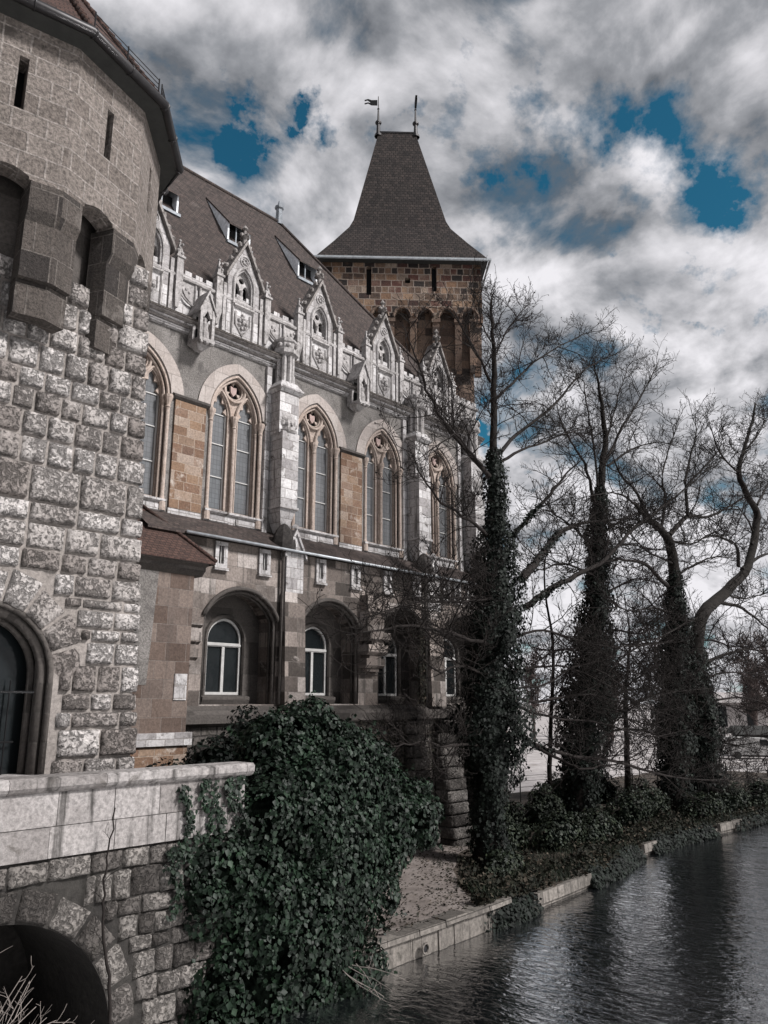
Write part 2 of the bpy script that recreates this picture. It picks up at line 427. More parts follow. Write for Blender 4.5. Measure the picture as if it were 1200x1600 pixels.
M['tile_dark'] = stone('dark_tower_tiles', [(0.015, 0.012, 0.0115), (0.028, 0.022, 0.0205), (0.040, 0.031, 0.028), (0.021, 0.017, 0.016)], 0.24, 0.22, (0.010, 0.008, 0.008), 0.02, grain=10, mott=0.35, bump=0.04, mbump=1.4,
                       blotch=((0.27, 0.255, 0.25), 0.755, 2.6), streak=((0.05, 0.038, 0.034), 0.55, 0.6))
M['brick'] = stone('mixed_tower_stone', [(0.022, 0.018, 0.017), (0.20, 0.12, 0.077), (0.055, 0.038, 0.031), (0.25, 0.165, 0.112), (0.075, 0.05, 0.04), (0.27, 0.21, 0.165), (0.085, 0.038, 0.03), (0.03, 0.024, 0.022)], 0.56, 0.36, (0.23, 0.185, 0.155), 0.03, grain=12, mott=0.45,
                   bump=0.025, wob=0.09, squash=0.6, streak=((0.045, 0.037, 0.033), 0.60, 0.5))
M['brick_low'] = stone('brown_tower_stone', [(0.05, 0.036, 0.030), (0.18, 0.12, 0.088), (0.095, 0.066, 0.053), (0.21, 0.15, 0.115), (0.036, 0.028, 0.025)], 0.75, 0.44, (0.085, 0.066, 0.056), 0.012, grain=12, mott=0.45, bump=0.02,
                       streak=((0.045, 0.037, 0.033), 0.56, 0.6))
M['hole'] = plain('dark_interior', (0.012, 0.012, 0.013), 0.9)
M['metal'] = plain('dark_gutter_metal', (0.035, 0.033, 0.034), 0.45, 0.6, 0.3)
M['zinc'] = plain('pale_zinc', (0.38, 0.40, 0.42), 0.5, 0.5, 0.3)
M['dzinc'] = plain('blue_grey_lead', (0.20, 0.215, 0.235), 0.6, 0.2, 0.4)
M['cheek'] = plain('pale_grey_sheet', (0.78, 0.81, 0.85), 0.5, 0.0, 0.35)
M['frame'] = plain('white_window_paint', (0.40, 0.39, 0.38), 0.5, 0, 0.2)
M['iron'] = plain('black_iron', (0.015, 0.015, 0.016), 0.5, 0.5)
M['lead_dome'] = plain('mossy_scaled_stone', (0.045, 0.04, 0.038), 0.95, 0, 0.6, 12, 0.03)
M['pink'] = plain('pink_shield', (0.34, 0.25, 0.23), 0.8)
M['bark'] = plain('dark_bark', (0.016, 0.0135, 0.012), 0.95, 0, 0.6, 5, 0.02, 0.15)
M['twig'] = plain('dark_twigs', (0.016, 0.013, 0.012), 0.9, 0, 0.4, 5, 0, 0.15)
M['twig_pale'] = plain('pale_dry_twigs', (0.20, 0.175, 0.16), 0.9, 0, 0.4, 5, 0, 0.15)
M['far_twig'] = plain('reddish_far_twigs', (0.085, 0.068, 0.064), 0.95, 0, 0.4, 2, 0, 0.1)
M['ivy'] = leaf_mat('ivy_leaves', (0.0028, 0.0068, 0.0036), (0.0055, 0.0130, 0.0068), (0.0125, 0.026, 0.0135), 0.55)
M['ivy_dark'] = leaf_mat('old_ivy_leaves', (0.002, 0.0035, 0.0025), (0.004, 0.007, 0.0048), (0.009, 0.014, 0.0095), 0.7)
M['shrub'] = leaf_mat('shrub_leaves', (0.005, 0.008, 0.0045), (0.012, 0.018, 0.010), (0.026, 0.032, 0.018), 0.6)
M['cover'] = leaf_mat('ground_cover_leaves', (0.006, 0.007, 0.004), (0.017, 0.016, 0.010), (0.055, 0.042, 0.031), 0.8)
M['core'] = plain('ivy_stems', (0.0022, 0.0035, 0.0025), 1.0, 0, 0.5, 9, 0.06, 0.02)
M['sand'] = stone('trodden_path', [(0.085, 0.071, 0.064), (0.145, 0.124, 0.114), (0.175, 0.153, 0.143)], grain=7, mott=0.3, bump=0.02, blotch=((0.12, 0.10, 0.085), 0.62, 2.0))
M['soil'] = stone('leaf_litter_soil', [(0.022, 0.018, 0.015), (0.05, 0.04, 0.032), (0.09, 0.071, 0.057)], grain=16, mott=0.6, bump=0.06)
M['quay'] = stone('quay_stone', [(0.075, 0.067, 0.06), (0.17, 0.153, 0.138), (0.115, 0.103, 0.092)], 1.3, 0.6, (0.05, 0.045, 0.04), 0.012, grain=9, mott=0.55, bump=0.03, blotch=((0.06, 0.055, 0.048), 0.55, 2.0), streak=((0.05, 0.045, 0.04), 0.5, 0.7))
M['rink'] = stone('pale_drained_basin', [(0.20, 0.18, 0.172), (0.37, 0.345, 0.34), (0.28, 0.257, 0.25)], grain=0.6, mott=0.35, bump=0.0, blotch=((0.13, 0.11, 0.10), 0.58, 0.12))
M['mud'] = plain('lake_bed', (0.03, 0.03, 0.026), 0.9)
M['shed'] = plain('dark_shed_boards', (0.03, 0.03, 0.028), 0.8)
M['plaster'] = plain('far_pale_plaster', (0.42, 0.39, 0.38), 0.8)

m, t, b = new_mat('leaded_glass'); M['glass'] = m
uv = N(t, 'ShaderNodeUVMap'); br = N(t, 'ShaderNodeTexBrick', offset=0.0); br.inputs['Scale'].default_value = 1.0
br.inputs['Brick Width'].default_value = 0.13; br.inputs['Row Height'].default_value = 0.16; br.inputs['Mortar Size'].default_value = 0.008
br.inputs['Color1'].default_value = (0.105, 0.108, 0.113, 1); br.inputs['Color2'].default_value = (0.125, 0.128, 0.134, 1); br.inputs['Mortar'].default_value = (0.075, 0.077, 0.08, 1)
t.links.new(uv.outputs[0], br.inputs['Vector']); t.links.new(br.outputs['Color'], b.inputs['Base Color'])
b.inputs['Roughness'].default_value = 0.06; b.inputs['Specular IOR Level'].default_value = 0.9
bp = N(t, 'ShaderNodeBump', i_Strength=1.0, i_Distance=0.004); t.links.new(mth(t, 'ADD', noi(t, posv(t), 4, 3), mth(t, 'MULTIPLY', br.outputs['Color'], 2.0)), bp.inputs['Height']); t.links.new(bp.outputs[0], b.inputs['Normal'])
m, t, b = new_mat('dark_glass'); M['dglass'] = m
b.inputs['Base Color'].default_value = (0.009, 0.011, 0.012, 1); b.inputs['Roughness'].default_value = 0.1; b.inputs['Specular IOR Level'].default_value = 0.3
bp = N(t, 'ShaderNodeBump', i_Strength=1.0, i_Distance=0.01); t.links.new(noi(t, posv(t), 2.5, 3), bp.inputs['Height']); t.links.new(bp.outputs[0], b.inputs['Normal'])
m, t, b = new_mat('lake_water'); M['water'] = m
b.inputs['Base Color'].default_value = (0.006, 0.007, 0.008, 1); b.inputs['Roughness'].default_value = 0.02; b.inputs['IOR'].default_value = 3.8; b.inputs['Specular IOR Level'].default_value = 0.85
rot = N(t, 'ShaderNodeMapping'); rot.inputs['Rotation'].default_value = (0, 0, R(38)); rot.inputs['Scale'].default_value = (1.9, 1.0, 1)
g = N(t, 'ShaderNodeNewGeometry'); t.links.new(g.outputs['Position'], rot.inputs[0])
h = mth(t, 'ADD', noi(t, rot.outputs[0], 3.2, 3, 0.55, 0.6), mth(t, 'MULTIPLY', noi(t, rot.outputs[0], 0.6, 2, 0.5), 1.6))
bp = N(t, 'ShaderNodeBump', i_Strength=1.0, i_Distance=0.024); t.links.new(h, bp.inputs['Height']); t.links.new(bp.outputs[0], b.inputs['Normal'])

# ------------------------------------------------------------------ ground and water
GZ = 0.6


def sheet(name, pts, z, mat, sub=0, amp=0.0):
    mb = MB(); tri = tessellate_polygon([[Vector((x, y, 0)) for x, y in pts]])
    mb.add([(x, y, z) for x, y in pts], [tuple(q) for q in tri])
    o = mb.build(name, mat); o['kind'] = 'structure'; return o


sheet('lake_bed', [(-1500, -1500), (1500, -1500), (1500, 1500), (-1500, 1500)], -1.6, M['mud'])
mbw = MB(); mbw.add([(-80, -120, 0), (170, -120, 0), (170, 14.9, 0), (-80, 14.9, 0)], [(0, 1, 2, 3)]); o = mbw.build('lake_water', M['water']); o['kind'] = 'structure'
EDGE = [(10.2, 12.95), (12.7, 12.62), (15.6, 12.66), (17.8, 12.75), (20.5, 12.95), (23.3, 13.1), (26, 13.35), (29.5, 14.1), (33, 14.2), (38, 13.75), (46, 13.4), (60, 13.2), (80, 13.0), (160, 13.0)]
# bank with gentle unevenness
mb = MB()
xs = np.concatenate([np.linspace(10.3, 46, 90), np.linspace(47, 62, 14)])
ex = np.array([e[0] for e in EDGE]); ey = np.array([e[1] for e in EDGE])
NB = 24


def bank_z(x, y):
    e = float(np.interp(x, ex, ey)); d = y - e
    base = GZ if x < 18 else GZ - 0.22 * min(1, (x - 18) / 6)
    return base + 0.10 * (mnoise.noise(Vector((x * 0.5, y * 0.5, 3.1)))) * min(1, max(0, d) / 1.0) + 0.03 * mnoise.noise(Vector((x * 2, y * 2, 0))) + (0.06 * max(0, min(d, 5)) if x > 18.5 else 0.02 * max(0, d))


for x in xs:
    e = float(np.interp(x, ex, ey)) + 0.1
    for j in range(NB + 1):
        y = e + (26 - e) * (j / NB) ** 1.4
        mb.v.append((x, y, bank_z(x, y) - 0.02))
for i in range(len(xs) - 1):
    for j in range(NB):
        a = i * (NB + 1) + j; mb.f.append((a, a + NB + 1, a + NB + 2, a + 1))
o = mb.build('bank_ground', M['soil'], smooth=True); o['kind'] = 'structure'
# trodden path along the foot of the castle
mb = MB(); P0 = [(12.6, 12.95, 18.9), (15.6, 12.9, 18.9), (17.3, 12.95, 18.9), (18.2, 13.5, 18.9), (19, 14.6, 18.9), (20.5, 15.9, 18.9), (22.3, 17.1, 18.9), (24.2, 18.0, 19.0), (26, 18.5, 19.2), (28, 18.9, 19.8)]
for i in range(46):
    x = 12.6 + (28 - 12.6) * i / 45
    lo = np.interp(x, [p[0] for p in P0], [p[1] for p in P0]) + 0.18 * mnoise.noise(Vector((x * 1.3, 0, 0))); hi = np.interp(x, [p[0] for p in P0], [p[2] for p in P0])
    for j in range(11):
        y = lo + (hi - lo) * j / 10; mb.v.append((x, y, bank_z(x, y) + 0.012))
for i in range(45):
    for j in range(10):
        a = i * 11 + j; mb.f.append((a, a + 11, a + 12, a + 1))
o = mb.build('footpath', M['sand'], smooth=True); o['kind'] = 'structure'
sheet('far_ground', [(61, 13.0), (1500, 13.0), (1500, 1500), (-200, 1500), (-200, 60), (30, 25.5), (46, 24.5)], 0.42, M['rink'])
sheet('far_shore', [(169, -1500), (1500, -1500), (1500, 12.9), (169, 12.9)], 0.3, M['soil'])

# ------------------------------------------------------------------ quay wall
q = thing('quay_wall', 'long low stone quay edging the path and bank along the dark water', 'quay wall', (17, 12.8, 0))
mb = MB(); cap = MB()
pts = []
for i in range(120):
    x = 10.6 + (60 - 10.6) * (i / 119) ** 1.3
    pts.append((x, float(np.interp(x, ex, ey))))
for (x0, y0), (x1, y1) in zip(pts[:-1], pts[1:]):
    t0 = GZ - 0.02 if x0 < 18.8 else GZ - 0.22 + 0.05 * mnoise.noise(Vector((x0, 1, 1)))
    j = 0.02 * rnd.uniform(-1, 1)
    mb.hexa([(x0, y0 + j, -1.5), (x1, y1 + j, -1.5), (x1, y1 + 0.5, -1.5), (x0, y0 + 0.5, -1.5), (x0, y0 + j + 0.06, t0 - 0.12), (x1, y1 + j + 0.06, t0 - 0.12), (x1, y1 + 0.5, t0 - 0.12), (x0, y0 + 0.5, t0 - 0.12)])
mb.build('wall', M['quay'], q)
x = 10.6
while x < 46:
    L = rnd.uniform(0.9, 1.5); broken = 18.4 < x < 20.2 or 23.9 < x < 29.5 or 30.5 < x < 36.5 or 38.2 < x < 42
    if not broken:
        x1 = x + L - 0.02; y0 = float(np.interp(x, ex, ey)); y1 = float(np.interp(x1, ex, ey)); z1 = (GZ + 0.03 if x < 18.8 else GZ - 0.17) + rnd.uniform(-0.015, 0.015); ov = 0.05 + rnd.uniform(-0.01, 0.015)
        zb = z1 - (0.13 if x < 18.8 else 0.3)
        cap.hexa([(x, y0 - ov, zb), (x1, y1 - ov, zb), (x1, y1 + 0.42, zb), (x, y0 + 0.42, zb), (x, y0 - ov + 0.02, z1), (x1, y1 - ov + 0.02, z1), (x1, y1 + 0.42, z1), (x, y0 + 0.42, z1)])
    x += L
cap.build('coping', M['quay'], q)
mb = MB(); cpt = (15.1, 12.55, 0.22)
mb.tube([(cpt[0] + 0.11 * math.cos(a), cpt[1], cpt[2] + 0.11 * math.sin(a)) for a in np.linspace(0, 2 * math.pi, 16, endpoint=False)], 0.028, 6, True)
dr = mb.build('drain_outlet', M['quay'], q)
mb = MB(); mb.add([(cpt[0] + 0.11 * math.cos(a), cpt[1] + 0.02, cpt[2] + 0.11 * math.sin(a)) for a in np.linspace(0, 2 * math.pi, 16, endpoint=False)], [tuple(range(16))]); mb.build('drain_opening', M['hole'], dr)

# ------------------------------------------------------------------ bank parapet wall with canal arch
q = thing('bank_wall', 'pale ashlar parapet wall over dark rubble with a canal arch at the water', 'retaining wall', (8, 13, 0))
Fp = lambda s_, z, d: (s_, 13.0 - d, z)
AR = opening(5.5, -1.5, 0.35, 2.07, 2.05, 16)
mb = MB(); mb.plate([(1.5, -1.5), (10.05, -1.5), (10.05, 4.25), (1.5, 4.25)], [[(a, max(z, -1.49)) for a, z in AR]], Fp, -0.02, -3.0, sides=False)
mb.add([(1.5, 16, -1.5), (10.05, 16, -1.5), (10.05, 16, 4.2), (1.5, 16, 4.2)], [(0, 1, 2, 3)])
mb.add([(10.05, 13.02, -1.5), (10.05, 19.2, -1.5), (10.05, 19.2, 3.7), (10.05, 13.02, 4.25)], [(0, 1, 2, 3)])
mb.build('backing', M['bank_joint'], q)


def rock(mb, F, poly, d, amp=0.03, seed=0.0, bulge=0.06, k=5):
    """one stone: polygon quad (4 corners s,z) pillowed outwards from the wall face"""
    (a, b_), (c, d_), (e, f_), (g_, h_) = poly
    n = max(4, min(14, int(max(abs(c - a), abs(e - g_)) / 0.065) + 2)); mm = max(4, min(10, int(abs(h_ - b_) / 0.065) + 2))
    base = len(mb.v)
    wu, wv = max(abs(c - a), abs(e - g_), 0.05), max(abs(h_ - b_), 0.05); au, av = min(0.25, 0.03 / wu), min(0.3, 0.03 / wv)
    for j in range(mm + 1):
        v = 0 if j == 0 else 1 if j == mm else av + (1 - 2 * av) * (j - 1) / (mm - 2)
        for i in range(n + 1):
            u = 0 if i == 0 else 1 if i == n else au + (1 - 2 * au) * (i - 1) / (n - 2)
            s_ = (a * (1 - u) + c * u) * (1 - v) + (g_ * (1 - u) + e * u) * v
            z = (b_ * (1 - u) + d_ * u) * (1 - v) + (h_ * (1 - u) + f_ * u) * v
            fall = 0 if i in (0, n) or j in (0, mm) else (0.72 if i in (1, n - 1) or j in (1, mm - 1) else 1.0)
            pn = mnoise.fractal(Vector((s_ * k + seed, z * k, seed)), 1.0, 2.0, 3)
            corner = (1 - fall)
            js = 0.010 * mnoise.noise(Vector((s_ * 9, z * 9, seed + 5)))
            mb.v.append(F(s_ + js, z + js, (-0.03 if corner > 0.99 else bulge * fall + amp * pn * (0.35 + 0.65 * fall) + d)))
    for j in range(mm):
        for i in range(n):
            p = base + j * (n + 1) + i; mb.f.append((p, p + 1, p + n + 2, p + n + 1))


mb = MB(); zz = -0.5
while zz < 3.2:
    hh = min(rnd.uniform(0.26, 0.46), 3.24 - zz); x = 1.6 + rnd.uniform(-0.3, 0)
    if 3.24 - zz - hh < 0.18:
        hh = 3.24 - zz
    while x < 10.0:
        w = rnd.uniform(0.28, 0.75); x1 = min(x + w, 10.05)
        zc_ = zz + hh / 2; dx = (min(abs(x - 5.5), abs(x1 - 5.5)) if not (x < 5.5 < x1) else 0)
        r_in = 2.07 + 0.47; zn = max(0.0, zz - 0.35); hw_ = math.sqrt(max(0, r_in ** 2 - zn ** 2)) if zn < r_in else 0; xn_ = x1
        if hw_ > 0 and x < 5.5 + hw_ and x1 > 5.5 - hw_:
            if x1 > 5.5 + hw_ + 0.12:
                x = 5.5 + hw_
            elif x < 5.5 - hw_ - 0.12:
                x1 = 5.5 - hw_
            else:
                x = x1; continue
        if True:
            g_ = 0.010
            j = lambda: rnd.uniform(-0.03, 0.03)
            rock(mb, Fp, [(x + g_ + j() * 0.5, zz + g_ + j()), (x1 - g_ + j() * 0.5, zz + g_ + j()), (x1 - g_ + j() * 0.5, zz + hh - g_ + j()), (x + g_ + j() * 0.5, zz + hh - g_ + j())], rnd.uniform(0, 0.03), 0.05, rnd.uniform(0, 50), 0.045)
        x = xn_
    zz += hh
for i in range(13):
    a0 = math.pi * (-0.06 + 1.12 * i / 13) ; a1 = math.pi * (-0.06 + 1.12 * (i + 1) / 13) - 0.025
    r0, r1 = 2.08, 2.5 + rnd.uniform(-0.06, 0.08)
    pl = [(5.5 + r0 * math.cos(a1), 0.35 + r0 * math.sin(a1)), (5.5 + r0 * math.cos(a0), 0.35 + r0 * math.sin(a0)), (5.5 + r1 * math.cos(a0), 0.35 + r1 * math.sin(a0)), (5.5 + r1 * math.cos(a1), 0.35 + r1 * math.sin(a1))]
    rock(mb, Fp, pl, 0.01, 0.03, i * 3.3, 0.05)
mb.build('rubble_facing', M['bank_rubble'], q, smooth=True)
mb = MB(); zz = 3.26
for hh in (0.48, 0.53):
    x = 1.2 - rnd.uniform(0, 0.5)
    while x < 10.0:
        w = rnd.uniform(0.75, 1.35); x1 = min(x + w, 10.08)
        if 10.08 - x1 < 0.3:
            x1 = 10.08
        mb.box(x + 0.006, x1 - 0.006, 12.93 + rnd.uniform(-0.008, 0.008), 13.35, zz + 0.006, zz + hh - 0.006); x = x1
    zz += hh
mb.build('ashlar_courses', M['parapet'], q)
mb = MB(); x = 1.0
while x < 10.1:
    x1 = min(x + rnd.uniform(1.3, 2.1), 10.2)
    mb.prof([(12.84, 4.31), (12.80, 4.36), (12.80, 4.47), (12.86, 4.51), (13.42, 4.51), (13.42, 4.27), (12.9, 4.27)], x + 0.004, x1 - 0.004); x = x1
mb.build('coping', M['parapet'], q)

# ------------------------------------------------------------------ left corner tower
tw = thing('corner_tower', 'massive rusticated stone tower with projecting polygonal top at left edge', 'tower', (5.2, 16.7, 0.6))
TY = 13.9
xr = lambda z: 8.17 - 0.50 * (z - 4.36) / 10.3
mb = MB(); TA = (5.20, 6.11, 1.256)
Ft = lambda s_, z, d: (s_, TY - d, z)
hole = [(TA[0] - TA[2], 4.42)] + arch_pts(TA[0], TA[1], TA[2], TA[2] * 0.9999, 12) + [(TA[0] + TA[2], 4.42)]
mb.plate([(0.5, 3.3), (xr(3.3) - 0.04, 3.3), (xr(14.7) - 0.04, 14.7), (7.2, 14.7), (7.2, 13.5), (0.5, 13.5)], [hole], Ft, -0.02, -1.0, sides=False)
mb.add([(xr(3.3) - 0.04, TY + 0.02, 3.3), (xr(3.3) - 0.04, 20, 3.3), (xr(14.7) - 0.04, 20, 14.7), (xr(14.7) - 0.04, TY + 0.02, 14.7)], [(0, 1, 2, 3)])
mb.add([(0.5, TY + 0.02, 3.3), (0.5, 20, 3.3), (0.5, 20, 13.5), (0.5, TY + 0.02, 13.5)], [(0, 3, 2, 1)])
mb.add([(0.5, TY + 0.02, 13.5), (xr(14.7) - 0.04, TY + 0.02, 13.5), (xr(14.7) - 0.04, 14.6, 13.7), (0.5, 14.6, 13.7)], [(0, 1, 2, 3)])
mb.add([(7.2, TY + 0.02, 14.7), (xr(14.7) - 0.04, TY + 0.02, 14.7), (xr(14.7) - 0.04, 20, 15.0), (7.2, 15.0, 15.3)], [(0, 1, 2, 3)])
mb.add([(7.2, TY + 0.02, 13.5), (7.2, 15, 13.5), (7.2, 15, 14.7), (7.2, TY + 0.02, 14.7)], [(0, 1, 2, 3)])
mb.build('wall', M['joint'], tw)
rows = [4.41, 4.73, 5.23, 5.52, 5.84, 6.33, 6.74, 6.97, 7.31, 7.51, 7.91, 8.28, 8.75, 9.12, 9.79, 10.28, 10.74, 11.16, 11.54, 12.05, 12.5, 13.03, 13.5, 13.95, 14.4]
rows = [5.7 + (z - 5.7) * TY / 13.5 for z in rows]
lower_rows = [3.3, 3.85]
mb = MB()
VO = TA[2] + 0.58
for z0, z1 in list(zip(lower_rows, lower_rows[1:] + [rows[0]])) + list(zip(rows[:-1], rows[1:])):
    hh = z1 - z0; x = xr((z0 + z1) / 2) + 0.03
    first = True
    while x > (0.6 if z0 < 13.3 else 7.55):
        wd = rnd.uniform(0.5, 0.98) if 6.3 < z0 < 9.9 or z0 < 5.3 else rnd.uniform(0.38, 0.58)
        if first:
            wd = rnd.uniform(0.32, 0.6) if hh < 0.42 or rnd.random() < 0.5 else rnd.uniform(0.6, 0.9)
        x0 = x - wd; zc_ = (z0 + z1) / 2
        g_ = 0.02; xl, xh = x0 + g_, x - g_
        if z0 > 13.3:
            xl = max(xl, 7.12)
        if first:
            xh = x + rnd.uniform(-0.02, 0.03)
        ok = True
        if z1 > 4.4 and z0 < TA[1] + VO:
            zz_ = max(z0, TA[1]); hw = math.sqrt(max(0, VO ** 2 - (zz_ - TA[1]) ** 2)) if zc_ > TA[1] else TA[2] + 0.12
            lo, hi = TA[0] - hw, TA[0] + hw
            if xl >= lo and xh <= hi:
                ok = False
            elif xl < hi < xh:
                xl = hi + 0.02; ok = xh - xl > 0.1
            elif xl < lo < xh:
                xh = lo - 0.02; ok = xh - xl > 0.1
            elif xl < lo and xh > hi:
                ok = False
        if ok:
            bz = 0.062 + rnd.uniform(-0.02, 0.025)
            rock(mb, Ft, [(xl, z0 + g_), (xh, z0 + g_), (xh, z1 - g_), (xl, z1 - g_)], rnd.uniform(0, 0.02), 0.05 if rnd.random() < 0.75 else 0.02, rnd.uniform(0, 99), bz, 6)
            if first:       # the return of the quoin round the corner
                Fr = lambda s_, z, d, xh=xh: (xh - 0.035 + d, TY + s_, z)
                rock(mb, Fr, [(-0.03, z0 + g_), (rnd.uniform(0.5, 0.9), z0 + g_), (rnd.uniform(0.5, 0.9), z1 - g_), (-0.03, z1 - g_)], 0.0, 0.03, rnd.uniform(0, 99), 0.04, 6)
        x = x0; first = False
for i in range(9):
    a0 = math.pi * i / 9; a1 = math.pi * (i + 1) / 9 - 0.03
    r0, r1 = TA[2] + 0.02, VO - 0.02 + (0.08 if i % 2 else 0)
    rock(mb, Ft, [(TA[0] + r0 * math.cos(a1), TA[1] + r0 * math.sin(a1)), (TA[0] + r0 * math.cos(a0), TA[1] + r0 * math.sin(a0)), (TA[0] + r1 * math.cos(a0), TA[1] + r1 * math.sin(a0)), (TA[0] + r1 * math.cos(a1), TA[1] + r1 * math.sin(a1))], 0.01, 0.045, i * 7.1, 0.06, 6)
mb.build('rusticated_blocks', M['rustic'], tw, smooth=True)
# arched window in the tower
mb = MB()
for rr_, yy, rad in ((TA[2] - 0.01, TY + 0.06, 0.06), (TA[2] - 0.10, TY + 0.22, 0.10), (TA[2] - 0.20, TY + 0.42, 0.07)):
    pl = [(TA[0] - rr_, 4.45)] + arch_pts(TA[0], TA[1], rr_, rr_ * 0.9999, 12) + [(TA[0] + rr_, 4.45)]
    mb.tube([(a, yy, z) for a, z in pl], rad, 8)
aw = mb.build('arched_window', M['dirty'], tw, smooth=True)
mb = MB(); mb.add([(TA[0] - 1.2, TY + 0.62, 4.45), (TA[0] + 1.2, TY + 0.62, 4.45), (TA[0] + 1.2, TY + 0.62, 7.4), (TA[0] - 1.2, TY + 0.62, 7.4)], [(0, 1, 2, 3)]); mb.build('pane', M['dglass'], aw)
mb = MB()
for i in range(7):
    x = TA[0] - 0.75 + 0.25 * i; mb.tube([(x, TY + 0.5, 4.45), (x, TY + 0.5, 6.05 + 0.3 * (1 - abs(i - 3) / 3))], 0.014, 5)
mb.tube([(TA[0] - 0.9, TY + 0.49, 5.85), (TA[0] + 1.12, TY + 0.22, 5.85)], 0.022, 5); mb.tube([(TA[0] - 0.9, TY + 0.5, 5.0), (TA[0] + 0.9, TY + 0.5, 5.0)], 0.02, 5)
mb.build('iron_grille', M['iron'], aw)
mb = MB(); mb.box(TA[0] - 1.5, TA[0] + 1.42, TY - 0.16, TY + 0.7, 4.31, 4.46); mb.build('sill', M['parapet'], aw)
# polygonal top
TC = (5.22, 16.72)
TAU = [R(-87 + 30 * k) for k in range(12)]      # vertex directions
vtx = lambda k, r: (TC[0] + r * math.cos(TAU[k % 12]), TC[1] + r * math.sin(TAU[k % 12]))


def faceF(k, r):
    a = Vector(vtx(k, r)); c = Vector(vtx(k + 1, r)); dd = c - a; L = dd.length; e = dd / L; nn_ = Vector((e.y, -e.x))
    return (lambda s_, z, d: (a.x + e.x * s_ * L + nn_.x * d, a.y + e.y * s_ * L + nn_.y * d, z)), L


dm = MB(); cb = MB(); inn = MB(); slit = MB(); back = MB()
for k in range(12):
    F, L = faceF(k, 3.62)
    vis = k in (9, 10, 11, 0, 1, 2)
    op = [[(0.27, 15.0), (0.67, 15.0), (0.67, 15.06)] + [(0.67 - 0.4 * i / 8, 15.06 + 0.10 * math.sin(math.pi * i / 8)) for i in range(1, 8)] + [(0.27, 15.06)]]
    sl = [rect(0.455, 0.545, 16.38, 17.5)]
    # drum wall with the slot window; the gap between the corbels is left open below it
    dm.plate([(0, 15.0), (0.27, 15.0), (0.27, 15.06)] + [(0.27 + 0.4 * i / 8, 15.06 + 0.12 * math.sin(math.pi * i / 8)) for i in range(1, 8)] + [(0.67, 15.06), (0.67, 15.0), (1, 15.0), (1, 18.32), (0, 18.32)], sl if vis else [], F, 0.0, -0.45)
    F2, L2 = faceF(k, 3.08)
    slit.add([F2(0.2, 16.3, -0.02), F2(0.8, 16.3, -0.02), F2(0.8, 17.6, -0.02), F2(0.2, 17.6, -0.02)], [(0, 1, 2, 3)])
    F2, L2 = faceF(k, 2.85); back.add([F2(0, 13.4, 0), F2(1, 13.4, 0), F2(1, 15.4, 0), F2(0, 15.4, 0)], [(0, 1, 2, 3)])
    # corbels: stepped, wrapping round vertex k
    cb = MB()
    Fa, _ = faceF(k - 1, 1.0); Fb, _ = faceF(k, 1.0)
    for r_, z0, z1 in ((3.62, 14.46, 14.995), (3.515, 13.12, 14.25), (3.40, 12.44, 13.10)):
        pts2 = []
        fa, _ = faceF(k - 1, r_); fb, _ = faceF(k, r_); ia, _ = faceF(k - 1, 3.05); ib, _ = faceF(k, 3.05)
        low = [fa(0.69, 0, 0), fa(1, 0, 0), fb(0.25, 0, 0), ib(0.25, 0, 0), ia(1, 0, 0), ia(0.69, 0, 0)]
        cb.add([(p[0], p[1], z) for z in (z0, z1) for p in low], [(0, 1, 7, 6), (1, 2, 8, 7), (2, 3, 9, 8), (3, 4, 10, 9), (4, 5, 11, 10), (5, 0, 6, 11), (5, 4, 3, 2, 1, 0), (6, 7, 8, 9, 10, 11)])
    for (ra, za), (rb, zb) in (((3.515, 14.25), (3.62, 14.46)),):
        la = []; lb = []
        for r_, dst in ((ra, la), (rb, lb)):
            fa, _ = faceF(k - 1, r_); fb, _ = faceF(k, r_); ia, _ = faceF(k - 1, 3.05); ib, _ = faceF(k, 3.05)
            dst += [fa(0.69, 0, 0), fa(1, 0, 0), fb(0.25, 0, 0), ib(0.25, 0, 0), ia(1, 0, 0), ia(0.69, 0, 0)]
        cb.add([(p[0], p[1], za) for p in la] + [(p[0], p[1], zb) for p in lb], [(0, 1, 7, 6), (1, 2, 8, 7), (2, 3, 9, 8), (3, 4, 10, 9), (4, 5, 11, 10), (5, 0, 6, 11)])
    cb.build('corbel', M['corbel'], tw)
    slit.build('slot_opening', M['hole'], tw); slit = MB()
dm.add([(vtx(k, 3.62)[0], vtx(k, 3.62)[1], 18.3) for k in range(12)], [tuple(range(12))])
dm.build('drum_wall', M['drum'], tw)
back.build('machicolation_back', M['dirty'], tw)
# roof, gutter and snow rail
mb = MB(); mb.add([(*vtx(k, 4.0), 18.42) for k in range(12)] + [(*vtx(k, 3.2), 19.55) for k in range(12)] + [(TC[0], TC[1], 24.05)], [(k, (k + 1) % 12, 12 + (k + 1) % 12, 12 + k) for k in range(12)] + [(12 + k, 12 + (k + 1) % 12, 24) for k in range(12)])
rf = mb.build('roof', M['tile_red'], tw)
mb = MB(); mb.add([(*vtx(k, 4.02), 18.28) for k in range(12)] + [(*vtx(k, 3.5), 18.2) for k in range(12)], [(k, (k + 1) % 12, 12 + (k + 1) % 12, 12 + k) for k in range(12)]); mb.build('eaves_soffit', M['shed'], tw)
mb = MB(); mb.tube([(*vtx(k, 4.06), 18.35) for k in range(12)], 0.105, 8, True)
for k in range(12):
    for tt in (0.02, 0.5):
        a = Vector((*vtx(k, 4.06), 18.35)); c = Vector((*vtx(k + 1, 4.06), 18.35)); p = a.lerp(c, tt); mb.tube([p + (c - a).normalized() * 0.015, p - (c - a).normalized() * 0.015], 0.125, 8)
mb.build('gutter', M['metal'], tw, smooth=True)
mb = MB()
